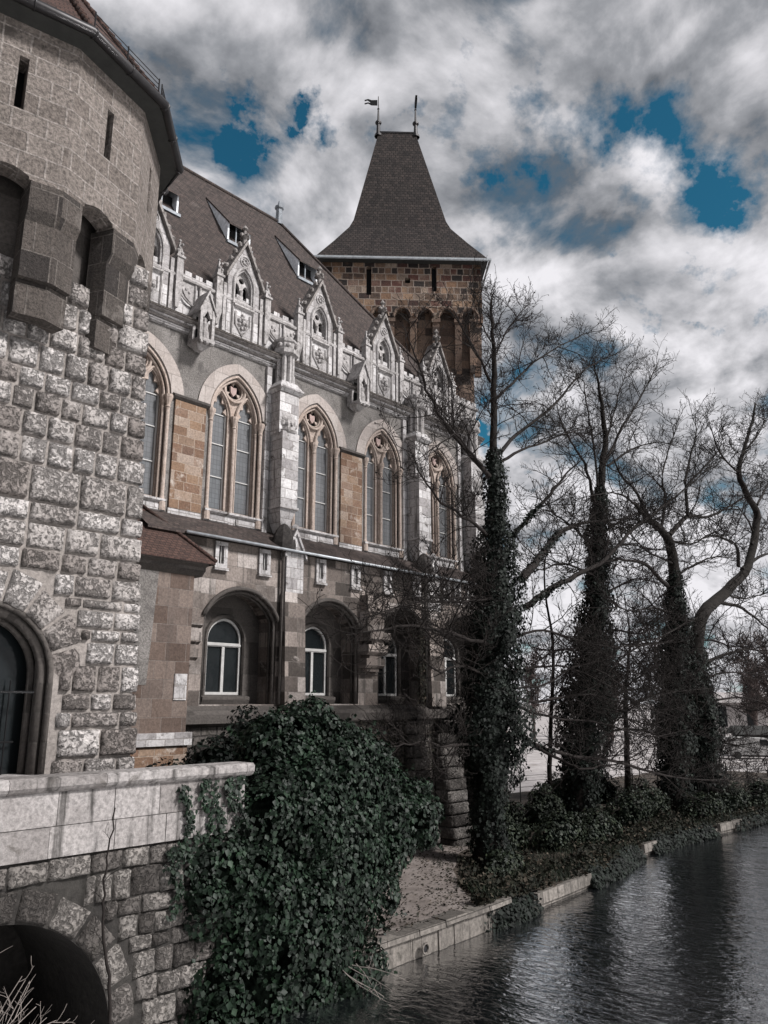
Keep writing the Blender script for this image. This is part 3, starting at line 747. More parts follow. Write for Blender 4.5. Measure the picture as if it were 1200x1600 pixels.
for k in (0, 1):
    F, L = faceF(k, 3.95)
    for zz_ in (18.72, 18.83, 18.94):
        mb.tube([F(0.05, zz_, 0), F(0.97, zz_, 0)], 0.012, 4)
    for s_ in (0.05, 0.5, 0.97):
        mb.tube([F(s_, 18.4, 0), F(s_, 18.98, 0)], 0.018, 4)
mb.build('snow_rail', M['metal'], tw)
mb = MB()
for k in (0, 1, 2, 11):
    prev = Vector((*vtx(k, 4.0), 18.45))
    seq = [Vector((*vtx(k, 4.0 - 0.8 * i / 6), 18.46 + 1.13 * i / 6)) for i in range(7)] + [Vector((*vtx(k, 3.2), 19.59)).lerp(Vector((TC[0], TC[1], 24.08)), i / 18) for i in range(1, 19)]
    for i in range(len(seq) - 1):
        mb.tube([seq[i], seq[i].lerp(seq[i + 1], 0.95)], [0.085, 0.055], 6)
mb.build('hip_tiles', M['tile_red'], rf, smooth=True)

# ------------------------------------------------------------------ castle hall
ch = thing('castle_hall', 'gothic castle hall with traceried windows, white gables and steep brown roof', 'castle', (19, 20, 0.6))
BAY = [11.05, 14.62, 18.17, 21.74, 25.3]
X0, X1 = 9.0, 28.2
F20 = lambda s_, z, d: (s_, 20.0 - d, z)
WW, WH, WB, WS = 1.06, 1.56, 11.45, 14.72
mb = MB(); mb.plate(rect(X0, X1, 11.0, 17.06), [opening(c, WB, WS, WW, WH) for c in BAY], F20, 0, -0.55, sides=False)
mb.add([(X1, 20, 0.5), (X1, 31.5, 0.5), (X1, 31.5, 18.4), (X1, 20, 18.4)], [(0, 1, 2, 3)])
mb.add([(X0, 20, 0.5), (X0, 31.5, 0.5), (X0, 31.5, 18.4), (X0, 20, 18.4)], [(0, 3, 2, 1)])
mb.add([(X0, 31.5, 0.5), (X1, 31.5, 0.5), (X1, 31.5, 18.4), (X0, 31.5, 18.4)], [(0, 3, 2, 1)])
mb.build('stucco_wall', M['stucco'], ch)
for c in BAY:
    mb = MB(); a = arch_pts(c, WS + 0.03, 1.53, 1.90, 14); bq = arch_pts(c, WS + 0.03, WW + 0.02, WH + 0.01, 14)
    n = len(a)
    for i in range(n - 1):
        g0 = 0.015 if i % 4 == 0 else 0
        mb.hexa([(bq[i][0], 19.955, bq[i][1]), (bq[i + 1][0], 19.955, bq[i + 1][1]), (bq[i + 1][0], 20.05, bq[i + 1][1]), (bq[i][0], 20.05, bq[i][1]),
                 (a[i][0], 19.955, a[i][1]), (a[i + 1][0], 19.955, a[i + 1][1]), (a[i + 1][0], 20.05, a[i + 1][1]), (a[i][0], 20.05, a[i][1])])
    mb.build('arch_surround', M['vous'], ch)

# the great window, built once at bay 1
LW = 0.335
lights = [-0.53, 0.53]


def big_window(cx):
    w = MB(); F = lambda s_, z, d: (cx + s_, 20.22 - d, z)
    hl = []
    for q_ in lights:
        hl.append(opening(q_, 11.62, 14.78, LW, 0.78, 8))
    oc = circ(0, 15.78, 0.33, 18)
    outer = opening(0, WB + 0.002, WS, WW - 0.003, WH - 0.003)
    w.plate(outer, hl + [oc], F, 0.0, -0.16, sides=False)
    # roll mouldings: outer order, light arches, oculus
    o1 = [(cx + s_, 20.03, z) for s_, z in opening(0, 14.55, WS, WW - 0.05, WH - 0.06, 14)]; w.tube(o1, 0.055, 6)
    o1 = [(cx + s_, 20.12, z) for s_, z in opening(0, 11.5, WS, WW - 0.14, WH - 0.17, 14)]; w.tube(o1, 0.05, 6)
    for q_ in lights:
        w.tube([(cx + s_, 20.17, z) for s_, z in arch_pts(q_, 14.72, LW + 0.09, 0.92, 10)], 0.052, 6)
        w.tube([(cx + s_, 20.21, z) for s_, z in opening(q_, 11.62, 14.78, LW + 0.01, 0.79, 10)], 0.03, 5)
        # cusps of the trefoil heads
        for sg in (-1, 1):
            bx = q_ + sg * (LW + 0.02)
            w.plate([(bx, 14.78), (bx - sg * 0.02, 15.18), (q_ + sg * 0.17, 14.93)][::sg], [], F, -0.02, -0.10, back=True)
            w.plate([(q_ + sg * 0.28, 15.2), (q_ + sg * 0.11, 15.5), (q_ + sg * 0.10, 15.22)][::sg], [], F, -0.02, -0.10, back=True)
    w.tube([(cx + s_, 20.16, z) for s_, z in circ(0, 15.78, 0.42, 20)], 0.055, 6, True)
    w.tube([(cx + s_, 20.20, z) for s_, z in circ(0, 15.78, 0.335, 20)], 0.03, 6, True)
    for a in (90, 210, 330):
        ca, sa = math.cos(R(a)), math.sin(R(a)); px_, pz_ = 0.33 * ca, 15.78 + 0.33 * sa
        w.plate([(px_ - 0.09 * sa, pz_ + 0.09 * ca), (px_ + 0.09 * sa, pz_ - 0.09 * ca), (0.15 * ca, 15.78 + 0.15 * sa)], [], F, -0.03, -0.1, back=True)
    W_ = w.build('arched_window', M['peach'], ch, org=(cx, 20.1, 13.0))
    g_ = MB()
    for q_ in lights:
        g_ = MB(); hp = opening(q_, 11.6, 14.78, LW + 0.02, 0.8, 8); g_.add([(cx + s_, 20.33, z) for s_, z in hp], [tuple(range(len(hp)))]); g_.build('pane', M['glass'], W_, org=(cx + q_, 20.33, 13))
    g_ = MB(); hp = circ(0, 15.78, 0.34); g_.add([(cx + s_, 20.35, z) for s_, z in hp], [tuple(range(len(hp)))]); g_.build('oculus_pane', M['dglass'], W_, org=(cx, 20.35, 15.78))
    g_ = MB(); g_.plate([(0, 15.58), (0.11, 15.7), (0.13, 15.92), (0, 15.88), (-0.13, 15.92), (-0.11, 15.7)], [], F, 0.0, -0.08, back=True); g_.build('shield', M['pink'], W_)
    for q_ in lights:
        for z_ in (14.82, 13.80, 12.70):
            g_ = MB(); g_.box(cx + q_ - LW, cx + q_ + LW, 20.295, 20.32, z_ - 0.016, z_ + 0.016); g_.build('glazing_bar', M['frame'], W_)
        for sg in (-1, 1):
            pass
        g_ = MB(); xx = cx + q_ + LW - 0.035; g_.box(xx - 0.02, xx + 0.03, 20.285, 20.325, 11.62, 14.95); g_.build('casement_frame', M['frame'], W_)
    # shafts with capitals and bases
    for q_, r_, yy in ((-1.0, 0.065, 19.98), (1.0, 0.065, 19.98), (0.0, 0.065, 20.10), (-0.9, 0.045, 20.11), (0.9, 0.045, 20.11)):
        g_ = MB(); g_.lathe(cx + q_, yy, [(r_ * 1.9, 11.16), (r_ * 1.9, 11.42), (r_ * 1.5, 11.5), (r_ * 1.05, 11.6), (r_, 11.7), (r_, 14.38), (r_ * 1.4, 14.42), (r_, 14.46), (r_ * 1.3, 14.55), (r_ * 2.0, 14.68), (r_ * 2.2, 14.72), (r_ * 2.2, 14.80), (0, 14.8)], 10)
        g_.build('colonnette', M['peach'], W_, smooth=False)
    g_ = MB(); g_.prof([(19.86, 11.44), (19.86, 11.5), (20.35, 11.62), (20.35, 11.1), (19.97, 11.1), (19.97, 11.38)], cx - 1.10, cx + 1.10)
    for q_ in (-0.55, 0.55):
        g_.box(cx + q_ - 0.42, cx + q_ + 0.42, 19.94, 19.98, 11.16, 11.34)
    g_.build('sill', M['white'], W_)
    return W_


w1 = big_window(BAY[1])
for c in (BAY[0], BAY[2], BAY[3], BAY[4]):
    dup(w1, ch, (c - BAY[1], 0, 0))
# orange stone panels between paired windows and plain strips beside the buttresses
for c in (12.84, 19.96):
    mb = MB(); mb.box(c - 0.56, c + 0.56, 19.93, 20.02, 11.3, 14.72); p_ = mb.build('sandstone_panel', M['orange'], ch)
    mb = MB(); mb.box(c - 0.58, c + 0.58, 19.945, 20.02, 11.02, 11.29); mb.build('panel_base', M['white'], p_)
    mb = MB(); mb.prof([(19.93, 14.73), (19.84, 14.80), (19.84, 14.86), (19.93, 14.92), (20.01, 14.92), (20.01, 14.73)], c - 0.66, c + 0.66); mb.build('impost', M['dirty'], p_)
for c in (16.39, 23.5, 27.2):
    for sg in (-1, 1):
        mb = MB(); mb.box(c + sg * 0.52 - 0.10, c + sg * 0.52 + 0.10, 19.9, 20.02, 11.02, 16.95); mb.build('pilaster_strip', M['white'], ch)
        mb = MB(); mb.prof([(19.93, 14.73), (19.86, 14.80), (19.86, 14.86), (19.93, 14.92), (20.01, 14.92), (20.01, 14.73)], c + sg * 0.66 - 0.05, c + sg * 0.66 + 0.05); mb.build('impost', M['dirty'], ch)
# cornice
mb = MB(); mb.prof([(20.02, 17.0), (19.90, 17.03), (19.89, 17.07), (19.86, 17.08), (19.86, 17.13), (20.02, 17.14)], X0, X1); mb.prof([(20.02, 17.20), (19.74, 17.205), (19.72, 17.25), (20.02, 17.26)], X0, X1)
mb.build('cornice', M['white'], ch)
mb = MB(); mb.prof([(20.01, 17.12), (19.92, 17.145), (19.84, 17.15), (19.80, 17.198), (20.01, 17.21)], X0, X1); mb.prof([(20.01, 17.25), (19.70, 17.262), (19.62, 17.30), (19.60, 17.35), (20.01, 17.37)], X0, X1); mb.build('cornice_hollow_shade', M['soot_and_shade'], ch)  # shadow between the pale fillets painted in as darker stone
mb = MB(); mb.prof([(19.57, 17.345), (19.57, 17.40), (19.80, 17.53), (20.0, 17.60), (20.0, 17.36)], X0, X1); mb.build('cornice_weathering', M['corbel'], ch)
# parapet wall with little battlements
mb = MB(); top = [(X1, 17.4), (X1, 18.93)]
x = X1; up = True
poly = [(X0, 17.4), (X1, 17.4)]
while x > X0:
    nx = max(X0, x - (0.26 if up else 0.15)); z = 19.20 if up else 19.06
    poly += [(x, z), (nx, z)]; x = nx; up = not up
mb.plate(poly, [], lambda s_, z, d: (s_, 20.02 - d, z), 0, -0.35, back=True)
mb.build('parapet', M['white'], ch)
mb = MB(); mb.prof([(20.02, 18.78), (19.90, 18.80), (19.88, 18.86), (19.93, 18.92), (20.02, 18.95)], X0, X1); mb.build('string_moulding', M['carve'], ch)

# gable built once at bay 1


def blob(mb, p, r, sq=1.0, seed=0, n=6):
    prof = [(0.001, -1), (0.75, -0.6), (1.0, 0.0), (0.75, 0.6), (0.001, 1)]
    b0 = len(mb.v); mb.lathe(p[0], p[1], [(a * r, p[2] + z * r * sq) for a, z in prof], n)
    for i in range(b0, len(mb.v)):
        v = Vector(mb.v[i]); d_ = mnoise.noise(v * 9 + Vector((seed, 0, 0))) * r * 0.5; mb.v[i] = tuple(v + (v - Vector(p)).normalized() * d_ if (v - Vector(p)).length > 1e-5 else v)


def gable(cx):
    F = lambda s_, z, d: (cx + s_, 19.98 - d, z)
    mb = MB(); hole = opening(0, 18.74, 19.5, 0.36, 0.62, 8)
    mb.plate([(-0.66, 17.42), (0.66, 17.42), (0.66, 19.72), (0.0, 21.0), (-0.66, 19.72)], [hole], F, 0.06, -0.4, back=False)
    mb.plate([(-0.66, 17.42), (0.66, 17.42), (0.66, 19.72), (0.0, 21.0), (-0.66, 19.72)], [], F, -0.41, -0.42)
    G = mb.build('gable', M['white'], ch, org=(cx, 20, 17.4))
    mb = MB(); g0 = [(cx - 0.37, 20.3, 18.7), (cx + 0.37, 20.3, 18.7), (cx + 0.37, 20.3, 20.2), (cx - 0.37, 20.3, 20.2)]; mb.add(g0, [(0, 1, 2, 3)]); mb.build('window_opening', M['hole'], G)
    # tracery of the small window
    mb = MB(); F2 = lambda s_, z, d: (cx + s_, 20.08 - d, z)
    mb.plate(opening(0, 18.745, 19.5, 0.355, 0.615, 8), [opening(-0.185, 18.78, 19.42, 0.12, 0.22, 6), opening(0.185, 18.78, 19.42, 0.12, 0.22, 6), circ(0, 19.78, 0.11, 10)], F2, 0, -0.1, sides=False)
    mb.tube([(cx + s_, 19.9, z) for s_, z in opening(0, 18.74, 19.5, 0.43, 0.72, 9)], 0.05, 5)
    mb.tube([(cx + s_, 19.95, z) for s_, z in opening(0, 18.74, 19.5, 0.36, 0.62, 9)], 0.03, 5)
    mb.tube([(cx + s_, 19.9, z) for s_, z in [(-0.43, 17.5), (-0.43, 18.72)]], 0.045, 5); mb.tube([(cx + s_, 19.9, z) for s_, z in [(0.43, 17.5), (0.43, 18.72)]], 0.045, 5)
    mb.lathe(cx, 20.06, [(0.05, 18.76), (0.05, 19.3), (0.07, 19.4)], 7)
    mb.build('tracery', M['carve'], G)
    mb = MB(); mb.prof([(19.80, 18.66), (19.80, 18.72), (20.05, 18.78), (20.05, 18.6), (19.9, 18.6)], cx - 0.42, cx + 0.42); mb.build('sill', M['carve'], G)
    mb = MB(); mb.tube([(cx + s_, 19.91, z) for s_, z in [(-0.3, 18.48), (-0.3, 18.05), (0, 17.66), (0.3, 18.05), (0.3, 18.48)]], 0.045, 5)
    for i in range(7):
        a = i * 2 * math.pi / 7; blob(mb, (cx + 0.15 * math.cos(a), 19.9, 18.13 + 0.19 * math.sin(a)), 0.075, 1.0, i)
    blob(mb, (cx, 19.88, 18.13), 0.1); blob(mb, (cx, 19.9, 18.42), 0.07)
    mb.build('shield_relief', M['carve'], G); mb = MB()
    for i in range(6):
        a = i * 2 * math.pi / 6; blob(mb, (cx + 0.09 * math.cos(a), 19.9, 20.45 + 0.09 * math.sin(a)), 0.045, 1, i + 9)
    mb.tube([(cx + s_, 19.91, z) for s_, z in circ(0, 20.45, 0.19, 14)], 0.03, 5, True)
    mb.build('roundel', M['carve'], G)
    # raking coping with crockets and finial
    mb = MB()
    for sg in (-1, 1):
        a = (cx + sg * 0.80, 19.55); c_ = (cx, 21.1)
        mb.hexa([(a[0], 19.80, a[1]), (c_[0], 19.80, c_[1]), (c_[0], 20.5, c_[1]), (a[0], 20.5, a[1]), (a[0], 19.80, a[1] + 0.17), (c_[0], 19.80, c_[1] + 0.17), (c_[0], 20.5, c_[1] + 0.17), (a[0], 20.5, a[1] + 0.17)])
        for i in range(4):
            t_ = 0.16 + 0.22 * i; blob(mb, (a[0] + (c_[0] - a[0]) * t_ + sg * 0.06, 19.98, a[1] + 0.26 + (c_[1] - a[1]) * t_), 0.10, 1.1, i * 3 + sg)
    cg = mb.build('coping', M['soot_and_shade'], G)
    mb = MB(); mb.lathe(cx, 20.0, [(0.09, 21.15), (0.07, 21.4), (0.16, 21.46), (0.08, 21.54), (0.05, 21.7), (0.12, 21.76), (0.07, 21.86), (0.0, 21.95)], 8)
    for i in range(4):
        a = i * math.pi / 2; blob(mb, (cx + 0.14 * math.cos(a), 20.0 + 0.14 * math.sin(a), 21.5), 0.08, 1, i)
    mb.build('finial', M['soot_and_shade'], G)
    for sg in (-1, 1):
        mb = MB(); x_ = cx + sg * 1.02
        mb.frus(x_, 19.96, 18.2, 19.45, 0.12, 0.12, 0.12, 0.12); mb.frus(x_, 19.96, 19.45, 19.52, 0.16, 0.16, 0.16, 0.16); mb.frus(x_, 19.96, 19.52, 20.08, 0.12, 0.12, 0.015, 0.015)
        for i in range(3):
            blob(mb, (x_ + 0.05 * (-1) ** i, 19.86, 19.62 + 0.16 * i), 0.05, 1, i)
        blob(mb, (x_, 19.96, 20.1), 0.06, 1.0, 4); blob(mb, (x_ - sg * 0.08, 19.9, 19.72), 0.07, 1.0, 7); mb.frus(x_, 19.96, 17.75, 18.2, 0.05, 0.05, 0.12, 0.12)
        mb.frus(cx + sg * 0.77, 19.95, 17.6, 19.35, 0.06, 0.06, 0.06, 0.06)
        mb.build('pinnacle', M['carve'], G)
    return G


g1 = gable(BAY[1])
for c in (BAY[0], BAY[2], BAY[3], BAY[4]):
    dup(g1, ch, (c - BAY[1], 0, 0))
# blind arcade brackets under the battlements between the gables
for c in (12.84, 16.39, 19.96, 23.5, 27.2):
    mb = MB()
    for sg in (-1, 1):
        mb.tube([(c + sg * (0.74 - 0.62 * (1 - math.cos(a))), 19.99 - 0.06 * math.sin(a), 18.74 - 0.72 * math.sin(a)) for a in np.linspace(0, math.pi / 2, 9)], 0.04, 5)
        mb.plate([(c + sg * 0.14, 18.05), (c + sg * 0.14, 18.76), (c + sg * 0.7, 18.76), (c + sg * 0.45, 18.28)][::-sg], [], lambda s_, z, d: (s_, 19.97 - d, z), 0.0, -0.05)
        for i in range(3):
            blob(mb, (c + sg * (0.3 + 0.13 * i), 19.98, 18.62 - 0.09 * (2 - i)), 0.06, 1, i)
    for s_ in (-0.09, 0.09):
        mb.tube([(c + s_, 19.97, 17.95), (c + s_, 19.96, 18.78)], 0.035, 5)
    mb.build('blind_arcade', M['carve'], ch)
# statue niches hanging on the cornice
for c in (12.84, 19.96):
    mb = MB(); y_ = 19.52
    for sg in (-1, 1):
        mb.box(c + sg * 0.22 - 0.05, c + sg * 0.22 + 0.05, y_ - 0.22, y_ - 0.1, 16.72, 17.75); mb.box(c + sg * 0.22 - 0.05, c + sg * 0.22 + 0.05, 19.7, 19.95, 16.72, 17.75)
        mb.hexa([(c + sg * 0.31, y_ - 0.26, 17.58), (c, y_ - 0.26, 18.26), (c, 19.95, 18.26), (c + sg * 0.31, 19.95, 17.58), (c + sg * 0.31, y_ - 0.26, 17.68), (c, y_ - 0.26, 18.40), (c, 19.95, 18.40), (c + sg * 0.31, 19.95, 17.68)])
    mb.box(c - 0.28, c + 0.28, y_ - 0.26, 19.95, 16.62, 16.73); mb.frus(c, 19.70, 16.44, 16.62, 0.10, 0.1, 0.26, 0.25)
    mb.box(c - 0.24, c + 0.24, 19.78, 19.93, 16.73, 17.8)
    mb.plate([(c - 0.24, 17.52), (c - 0.12, 17.45), (c, 17.7), (c + 0.12, 17.45), (c + 0.24, 17.52), (c + 0.24, 17.7), (c, 18.24), (c - 0.24, 17.7)], [], lambda s_, z, d: (s_, y_ - 0.2 - d, z), 0, -0.1, back=True)
    for i in range(3):
        blob(mb, (c + 0.2 * (i - 1), y_ - 0.2, 16.6), 0.09, 0.8, i)
    nb = mb.build('statue_niche', M['carve'], ch)
    mb = MB(); mb.lathe(c, y_ - 0.05, [(0.15, 16.73), (0.16, 16.95), (0.11, 17.15), (0.13, 17.28), (0.05, 17.36), (0.075, 17.45), (0.0, 17.54)], 9); mb.build('statue', M['carve'], nb)
    mb = MB(); mb.add([(c - 0.23, 19.77, 16.75), (c + 0.23, 19.77, 16.75), (c + 0.23, 19.77, 17.62), (c - 0.23, 19.77, 17.62)], [(0, 1, 2, 3)]); mb.build('niche_back', M['hole'], nb)

# buttresses


def buttress(c):
    mb = MB()
    mb.frus(c, 19.74, 14.5, 16.0, 0.42, 0.32, 0.42, 0.32)                      # upper block
    mb.frus(c, 19.72, 16.0, 16.1, 0.43, 0.33, 0.53, 0.45); mb.frus(c, 19.72, 16.1, 16.16, 0.53, 0.45, 0.53, 0.45); mb.frus(c, 19.74, 16.16, 16.42, 0.52, 0.44, 0.33, 0.3)
    mb.frus(c, 19.70, 11.95, 14.55, 0.36, 0.40, 0.36, 0.40)                    # lower shaft
    mb.frus(c, 19.72, 11.1, 11.95, 0.12, 0.2, 0.36, 0.40)
    mb.box(c - 0.40, c + 0.40, 19.26, 19.9, 11.88, 11.97)
    B = mb.build('buttress', M['white'], ch, org=(c, 19.7, 11))
    mb = MB()
    mb.frus(c, 19.70, 14.55, 14.62, 0.40, 0.44, 0.44, 0.48, 8); mb.frus(c, 19.70, 14.62, 15.0, 0.38, 0.42, 0.40, 0.44, 8)
    for i in range(9):
        a = math.pi + math.pi * i / 8; blob(mb, (c + 0.38 * math.cos(a), 19.70 + 0.42 * math.sin(a), 14.86), 0.085, 1.3, i)
    mb.lathe(c, 19.70, [(0.42, 15.0), (0.43, 15.06), (0.34, 15.24), (0.2, 15.45), (0.08, 15.62), (0.03, 15.72), (0.08, 15.77), (0.0, 15.84)], 8)
    mb.build('crocket_cap', M['carve'], B)
    mb = MB()
    for a in np.linspace(0, 2 * math.pi, 8, endpoint=False):
        mb.lathe(c + 0.26 * math.cos(a), 19.74 + 0.26 * math.sin(a), [(0.085, 16.3), (0.085, 17.48)], 6)
    mb.lathe(c, 19.74, [(0.26, 16.3), (0.26, 17.4)], 8)
    mb.lathe(c, 19.74, [(0.3, 17.40), (0.46, 17.48), (0.47, 17.62), (0.41, 17.66), (0.41, 17.86), (0.46, 17.90), (0.46, 17.97), (0.32, 18.0), (0.30, 18.1), (0.22, 18.12), (0, 18.14)], 8)
    for i in range(8):
        a = i * math.pi / 4 + 0.39; blob(mb, (c + 0.42 * math.cos(a), 19.74 + 0.42 * math.sin(a), 17.76), 0.09, 0.9, i)
    mb.build('turret', M['carve'], B)
    mb = MB(); mb.lathe(c - 0.30, 19.15, [(0.40, 10.42), (0.40, 10.62), (0.36, 10.85), (0.26, 11.08), (0.12, 11.26), (0.0, 11.32)], 8); mb.build('scaled_dome', M['lead_dome'], B)
    # lower pier with a gablet
    mb = MB()
    mb.hexa([(c - 0.42, 18.72, 5.5), (c + 0.42, 18.72, 5.5), (c + 0.42, 19.3, 5.5), (c - 0.42, 19.3, 5.5), (c - 0.42, 18.86, 9.05), (c + 0.42, 18.86, 9.05), (c + 0.42, 19.3, 9.05), (c - 0.42, 19.3, 9.05)])
    lp = mb.build('lower_pier', M['ashlar'], B)
    mb = MB(); mb.plate([(c - 0.36, 9.05), (c + 0.36, 9.05), (c + 0.36, 10.35), (c, 11.02), (c - 0.36, 10.35)], [], lambda s_, z, d: (s_, 18.9 - d, z), 0, -0.8)
    for sg in (-1, 1):
        mb.hexa([(c + sg * 0.46, 18.84, 10.14), (c, 18.84, 10.98), (c, 19.7, 10.98), (c + sg * 0.46, 19.7, 10.14), (c + sg * 0.46, 18.84, 10.28), (c, 18.84, 11.14), (c, 19.7, 11.14), (c + sg * 0.46, 19.7, 10.28)])
    blob(mb, (c, 18.92, 11.22), 0.1)
    mb.build('gablet', M['white'], lp)
    mb = MB(); mb.tube([(c - 0.46, 18.95, 5.6), (c - 0.46, 18.95, 10.3), (c - 0.46, 18.8, 10.42)], 0.05, 6); mb.build('downpipe', M['dirty'], B)
    return B


bt = buttress(16.39)
for c in (23.5, 27.3):
    dup(bt, ch, (c - 16.39, 0, 0))

# main roof: steep hipped roof, dormers, finial
ez, ey0, rz, ry = 18.5, 20.3, 27.85, 25.95
mb = MB(); xe, xh = 28.35, 20.9
mb.add([(0.5, ey0, ez), (xe, ey0, ez), (xh, ry, rz), (0.5, ry, rz), (xe, 2 * ry - ey0, ez), (0.5, 2 * ry - ey0, ez)], [(0, 1, 2, 3), (1, 4, 2), (3, 2, 4, 5), (0, 3, 5)])
rf = mb.build('roof', M['tile'], ch)
mb = MB(); mb.tube([(0.5, ry, rz + 0.03), (xh, ry, rz + 0.03)], 0.09, 6); mb.tube([(xh, ry, rz + 0.02), (xe, ey0, ez + 0.02)], 0.09, 6); mb.build('ridge_tiles', M['tile'], rf, smooth=True)
mb = MB(); mb.lathe(xh, ry, [(0.17, rz - 0.1), (0.15, rz + 0.7), (0.22, rz + 0.75), (0.22, rz + 0.85), (0.10, rz + 0.95), (0.05, rz + 1.15), (0.0, rz + 1.2)], 8); mb.build('ridge_finial', M['dzinc'], rf)
SL = (rz - ez) / (ry - ey0)


def dormer(xc):
    # shed dormer: triangular cheeks, flat lid hinged high up the slope
    hw = 0.56; zb = 23.5; yb = ey0 + (zb - ez) / SL; yf = yb - 0.02; zt = zb + 0.88
    yl = yf - 0.12
    # lid meets the roof where  zt + k*(y-yf) = ez+SL*(y-ey0)
    k = 1.10; ym = (zt - k * yf - ez + SL * ey0) / (SL - k); zm = ez + SL * (ym - ey0)
    mb = MB()
    for x_ in (xc - hw, xc + hw):
        d_ = 0.07 if x_ < xc else -0.07
        v = [(x_, yf, zb), (x_, yf, zt), (x_, ym, zm), (x_ + d_, yf, zb), (x_ + d_, yf, zt), (x_ + d_, ym, zm)]
        mb.add(v, [(0, 1, 2), (3, 5, 4), (0, 3, 4, 1)])
    D = mb.build('dormer', M['cheek'], rf, org=(xc, yf, zb))
    mb = MB(); mb.box(xc - hw - 0.06, xc + hw + 0.06, yf - 0.12, yf + 0.06, zb - 0.10, zb + 0.02); mb.build('sill', M['dzinc'], D)
    mb = MB(); x_0, x_1 = xc - hw - 0.03, xc + hw + 0.12
    mb.hexa([(x_0, yf - 0.14, zt - 0.16), (x_1, yf - 0.14, zt - 0.16), (x_1, ym, zm), (x_0, ym, zm), (x_0, yf - 0.14, zt - 0.08), (x_1, yf - 0.14, zt - 0.08), (x_1, ym, zm + 0.09), (x_0, ym, zm + 0.09)])
    mb.build('lid', M['tile'], D)
    mb = MB(); mb.add([(xc - hw + 0.07, yf + 0.35, zb), (xc + hw - 0.07, yf + 0.35, zb), (xc + hw - 0.07, yf + 0.35, zt), (xc - hw + 0.07, yf + 0.35, zt)], [(0, 1, 2, 3)]); mb.build('opening', M['hole'], D)
    mb = MB(); mb.box(xc - hw * 0.3, xc - hw * 0.3 + 0.05, yf, yf + 0.05, zb, zt); mb.build('mullion', M['dzinc'], D)
    return D


d1 = dormer(16.75)
dup(d1, rf, (3.72, 0, 0)); dup(d1, rf, (-3.4, 0, 0))

# lower storey: lean-to roof, gutter, slot windows, arcade
LY = 19.08
mb = MB(); mb.add([(11.0, LY - 0.25, 10.40), (28.3, LY - 0.25, 10.40), (28.3, 20.0, 11.16), (11.0, 20.0, 11.16), (11.0, LY - 0.25, 10.33), (28.3, LY - 0.25, 10.33), (28.3, 20.0, 10.9), (11.0, 20.0, 10.9)], [(0, 1, 2, 3), (4, 7, 6, 5), (0, 4, 5, 1), (1, 5, 6, 2)]); mb.build('lower_roof', M['tile'], ch)
mb = MB(); mb.tube([(12.2, LY - 0.30, 10.38), (28.3, LY - 0.30, 10.38)], 0.048, 8); mb.build('gutter', M['zinc'], ch, smooth=True)
AC = [14.5, 18.17, 21.84, 25.5]
FL = lambda s_, z, d: (s_, LY - d, z)
SLOTS = [13.6, 15.25, 17.65, 19.3, 20.97, 22.62, 24.45, 25.15, 26.0]
mb = MB()
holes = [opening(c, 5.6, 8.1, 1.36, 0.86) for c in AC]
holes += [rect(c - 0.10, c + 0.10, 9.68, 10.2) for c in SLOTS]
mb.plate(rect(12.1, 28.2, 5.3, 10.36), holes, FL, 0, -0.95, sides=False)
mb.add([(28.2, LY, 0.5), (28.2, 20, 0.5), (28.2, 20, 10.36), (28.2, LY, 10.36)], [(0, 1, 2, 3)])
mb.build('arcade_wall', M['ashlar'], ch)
for c in AC:        # archivolt mouldings
    mb = MB()
    a = arch_pts(c, 8.1, 1.40, 0.90, 12)
    mb.tube([(s_, LY - 0.03, z) for s_, z in a], 0.07, 6); mb.tube([(s_, LY + 0.10, z) for s_, z in opening(c, 5.6, 8.1, 1.30, 0.80, 12)], 0.06, 6); mb.tube([(s_, LY + 0.26, z) for s_, z in opening(c, 5.6, 8.1, 1.27, 0.77, 12)], 0.05, 6)
    mb.build('arch_moulding', M['dirty'], ch, smooth=True)
ws = None
for i, c in enumerate(SLOTS):
    if ws is None:
        mb = MB(); mb.plate(rect(c - 0.22, c + 0.22, 9.5, 10.32), [rect(c - 0.09, c + 0.09, 9.66, 10.2)], lambda s_, z, d: (s_, LY - 0.07 - d, z), 0, -0.12, back=False)
        mb.box(c - 0.25, c + 0.25, LY - 0.12, LY + 0.01, 9.46, 9.54)
        ws = mb.build('slot_window', M['white'], ch, org=(c, LY, 9.9)); sx = c
        mb = MB(); mb.add([(c - 0.1, LY + 0.15, 9.6), (c + 0.1, LY + 0.15, 9.6), (c + 0.1, LY + 0.15, 10.25), (c - 0.1, LY + 0.15, 10.25)], [(0, 1, 2, 3)]); mb.build('pane', M['dglass'], ws)
        mb = MB(); mb.box(c + 0.03, c + 0.06, LY + 0.02, LY + 0.05, 9.66, 10.2); mb.build('frame', M['frame'], ws)
    else:
        dup(ws, ch, (c - sx, 0, 0))
# recess walls with the round-headed casements
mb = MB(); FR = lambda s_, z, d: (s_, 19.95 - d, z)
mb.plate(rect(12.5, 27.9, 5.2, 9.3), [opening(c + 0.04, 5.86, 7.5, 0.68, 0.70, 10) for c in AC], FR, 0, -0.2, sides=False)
mb.build('recess_wall', M['dirty'], ch)


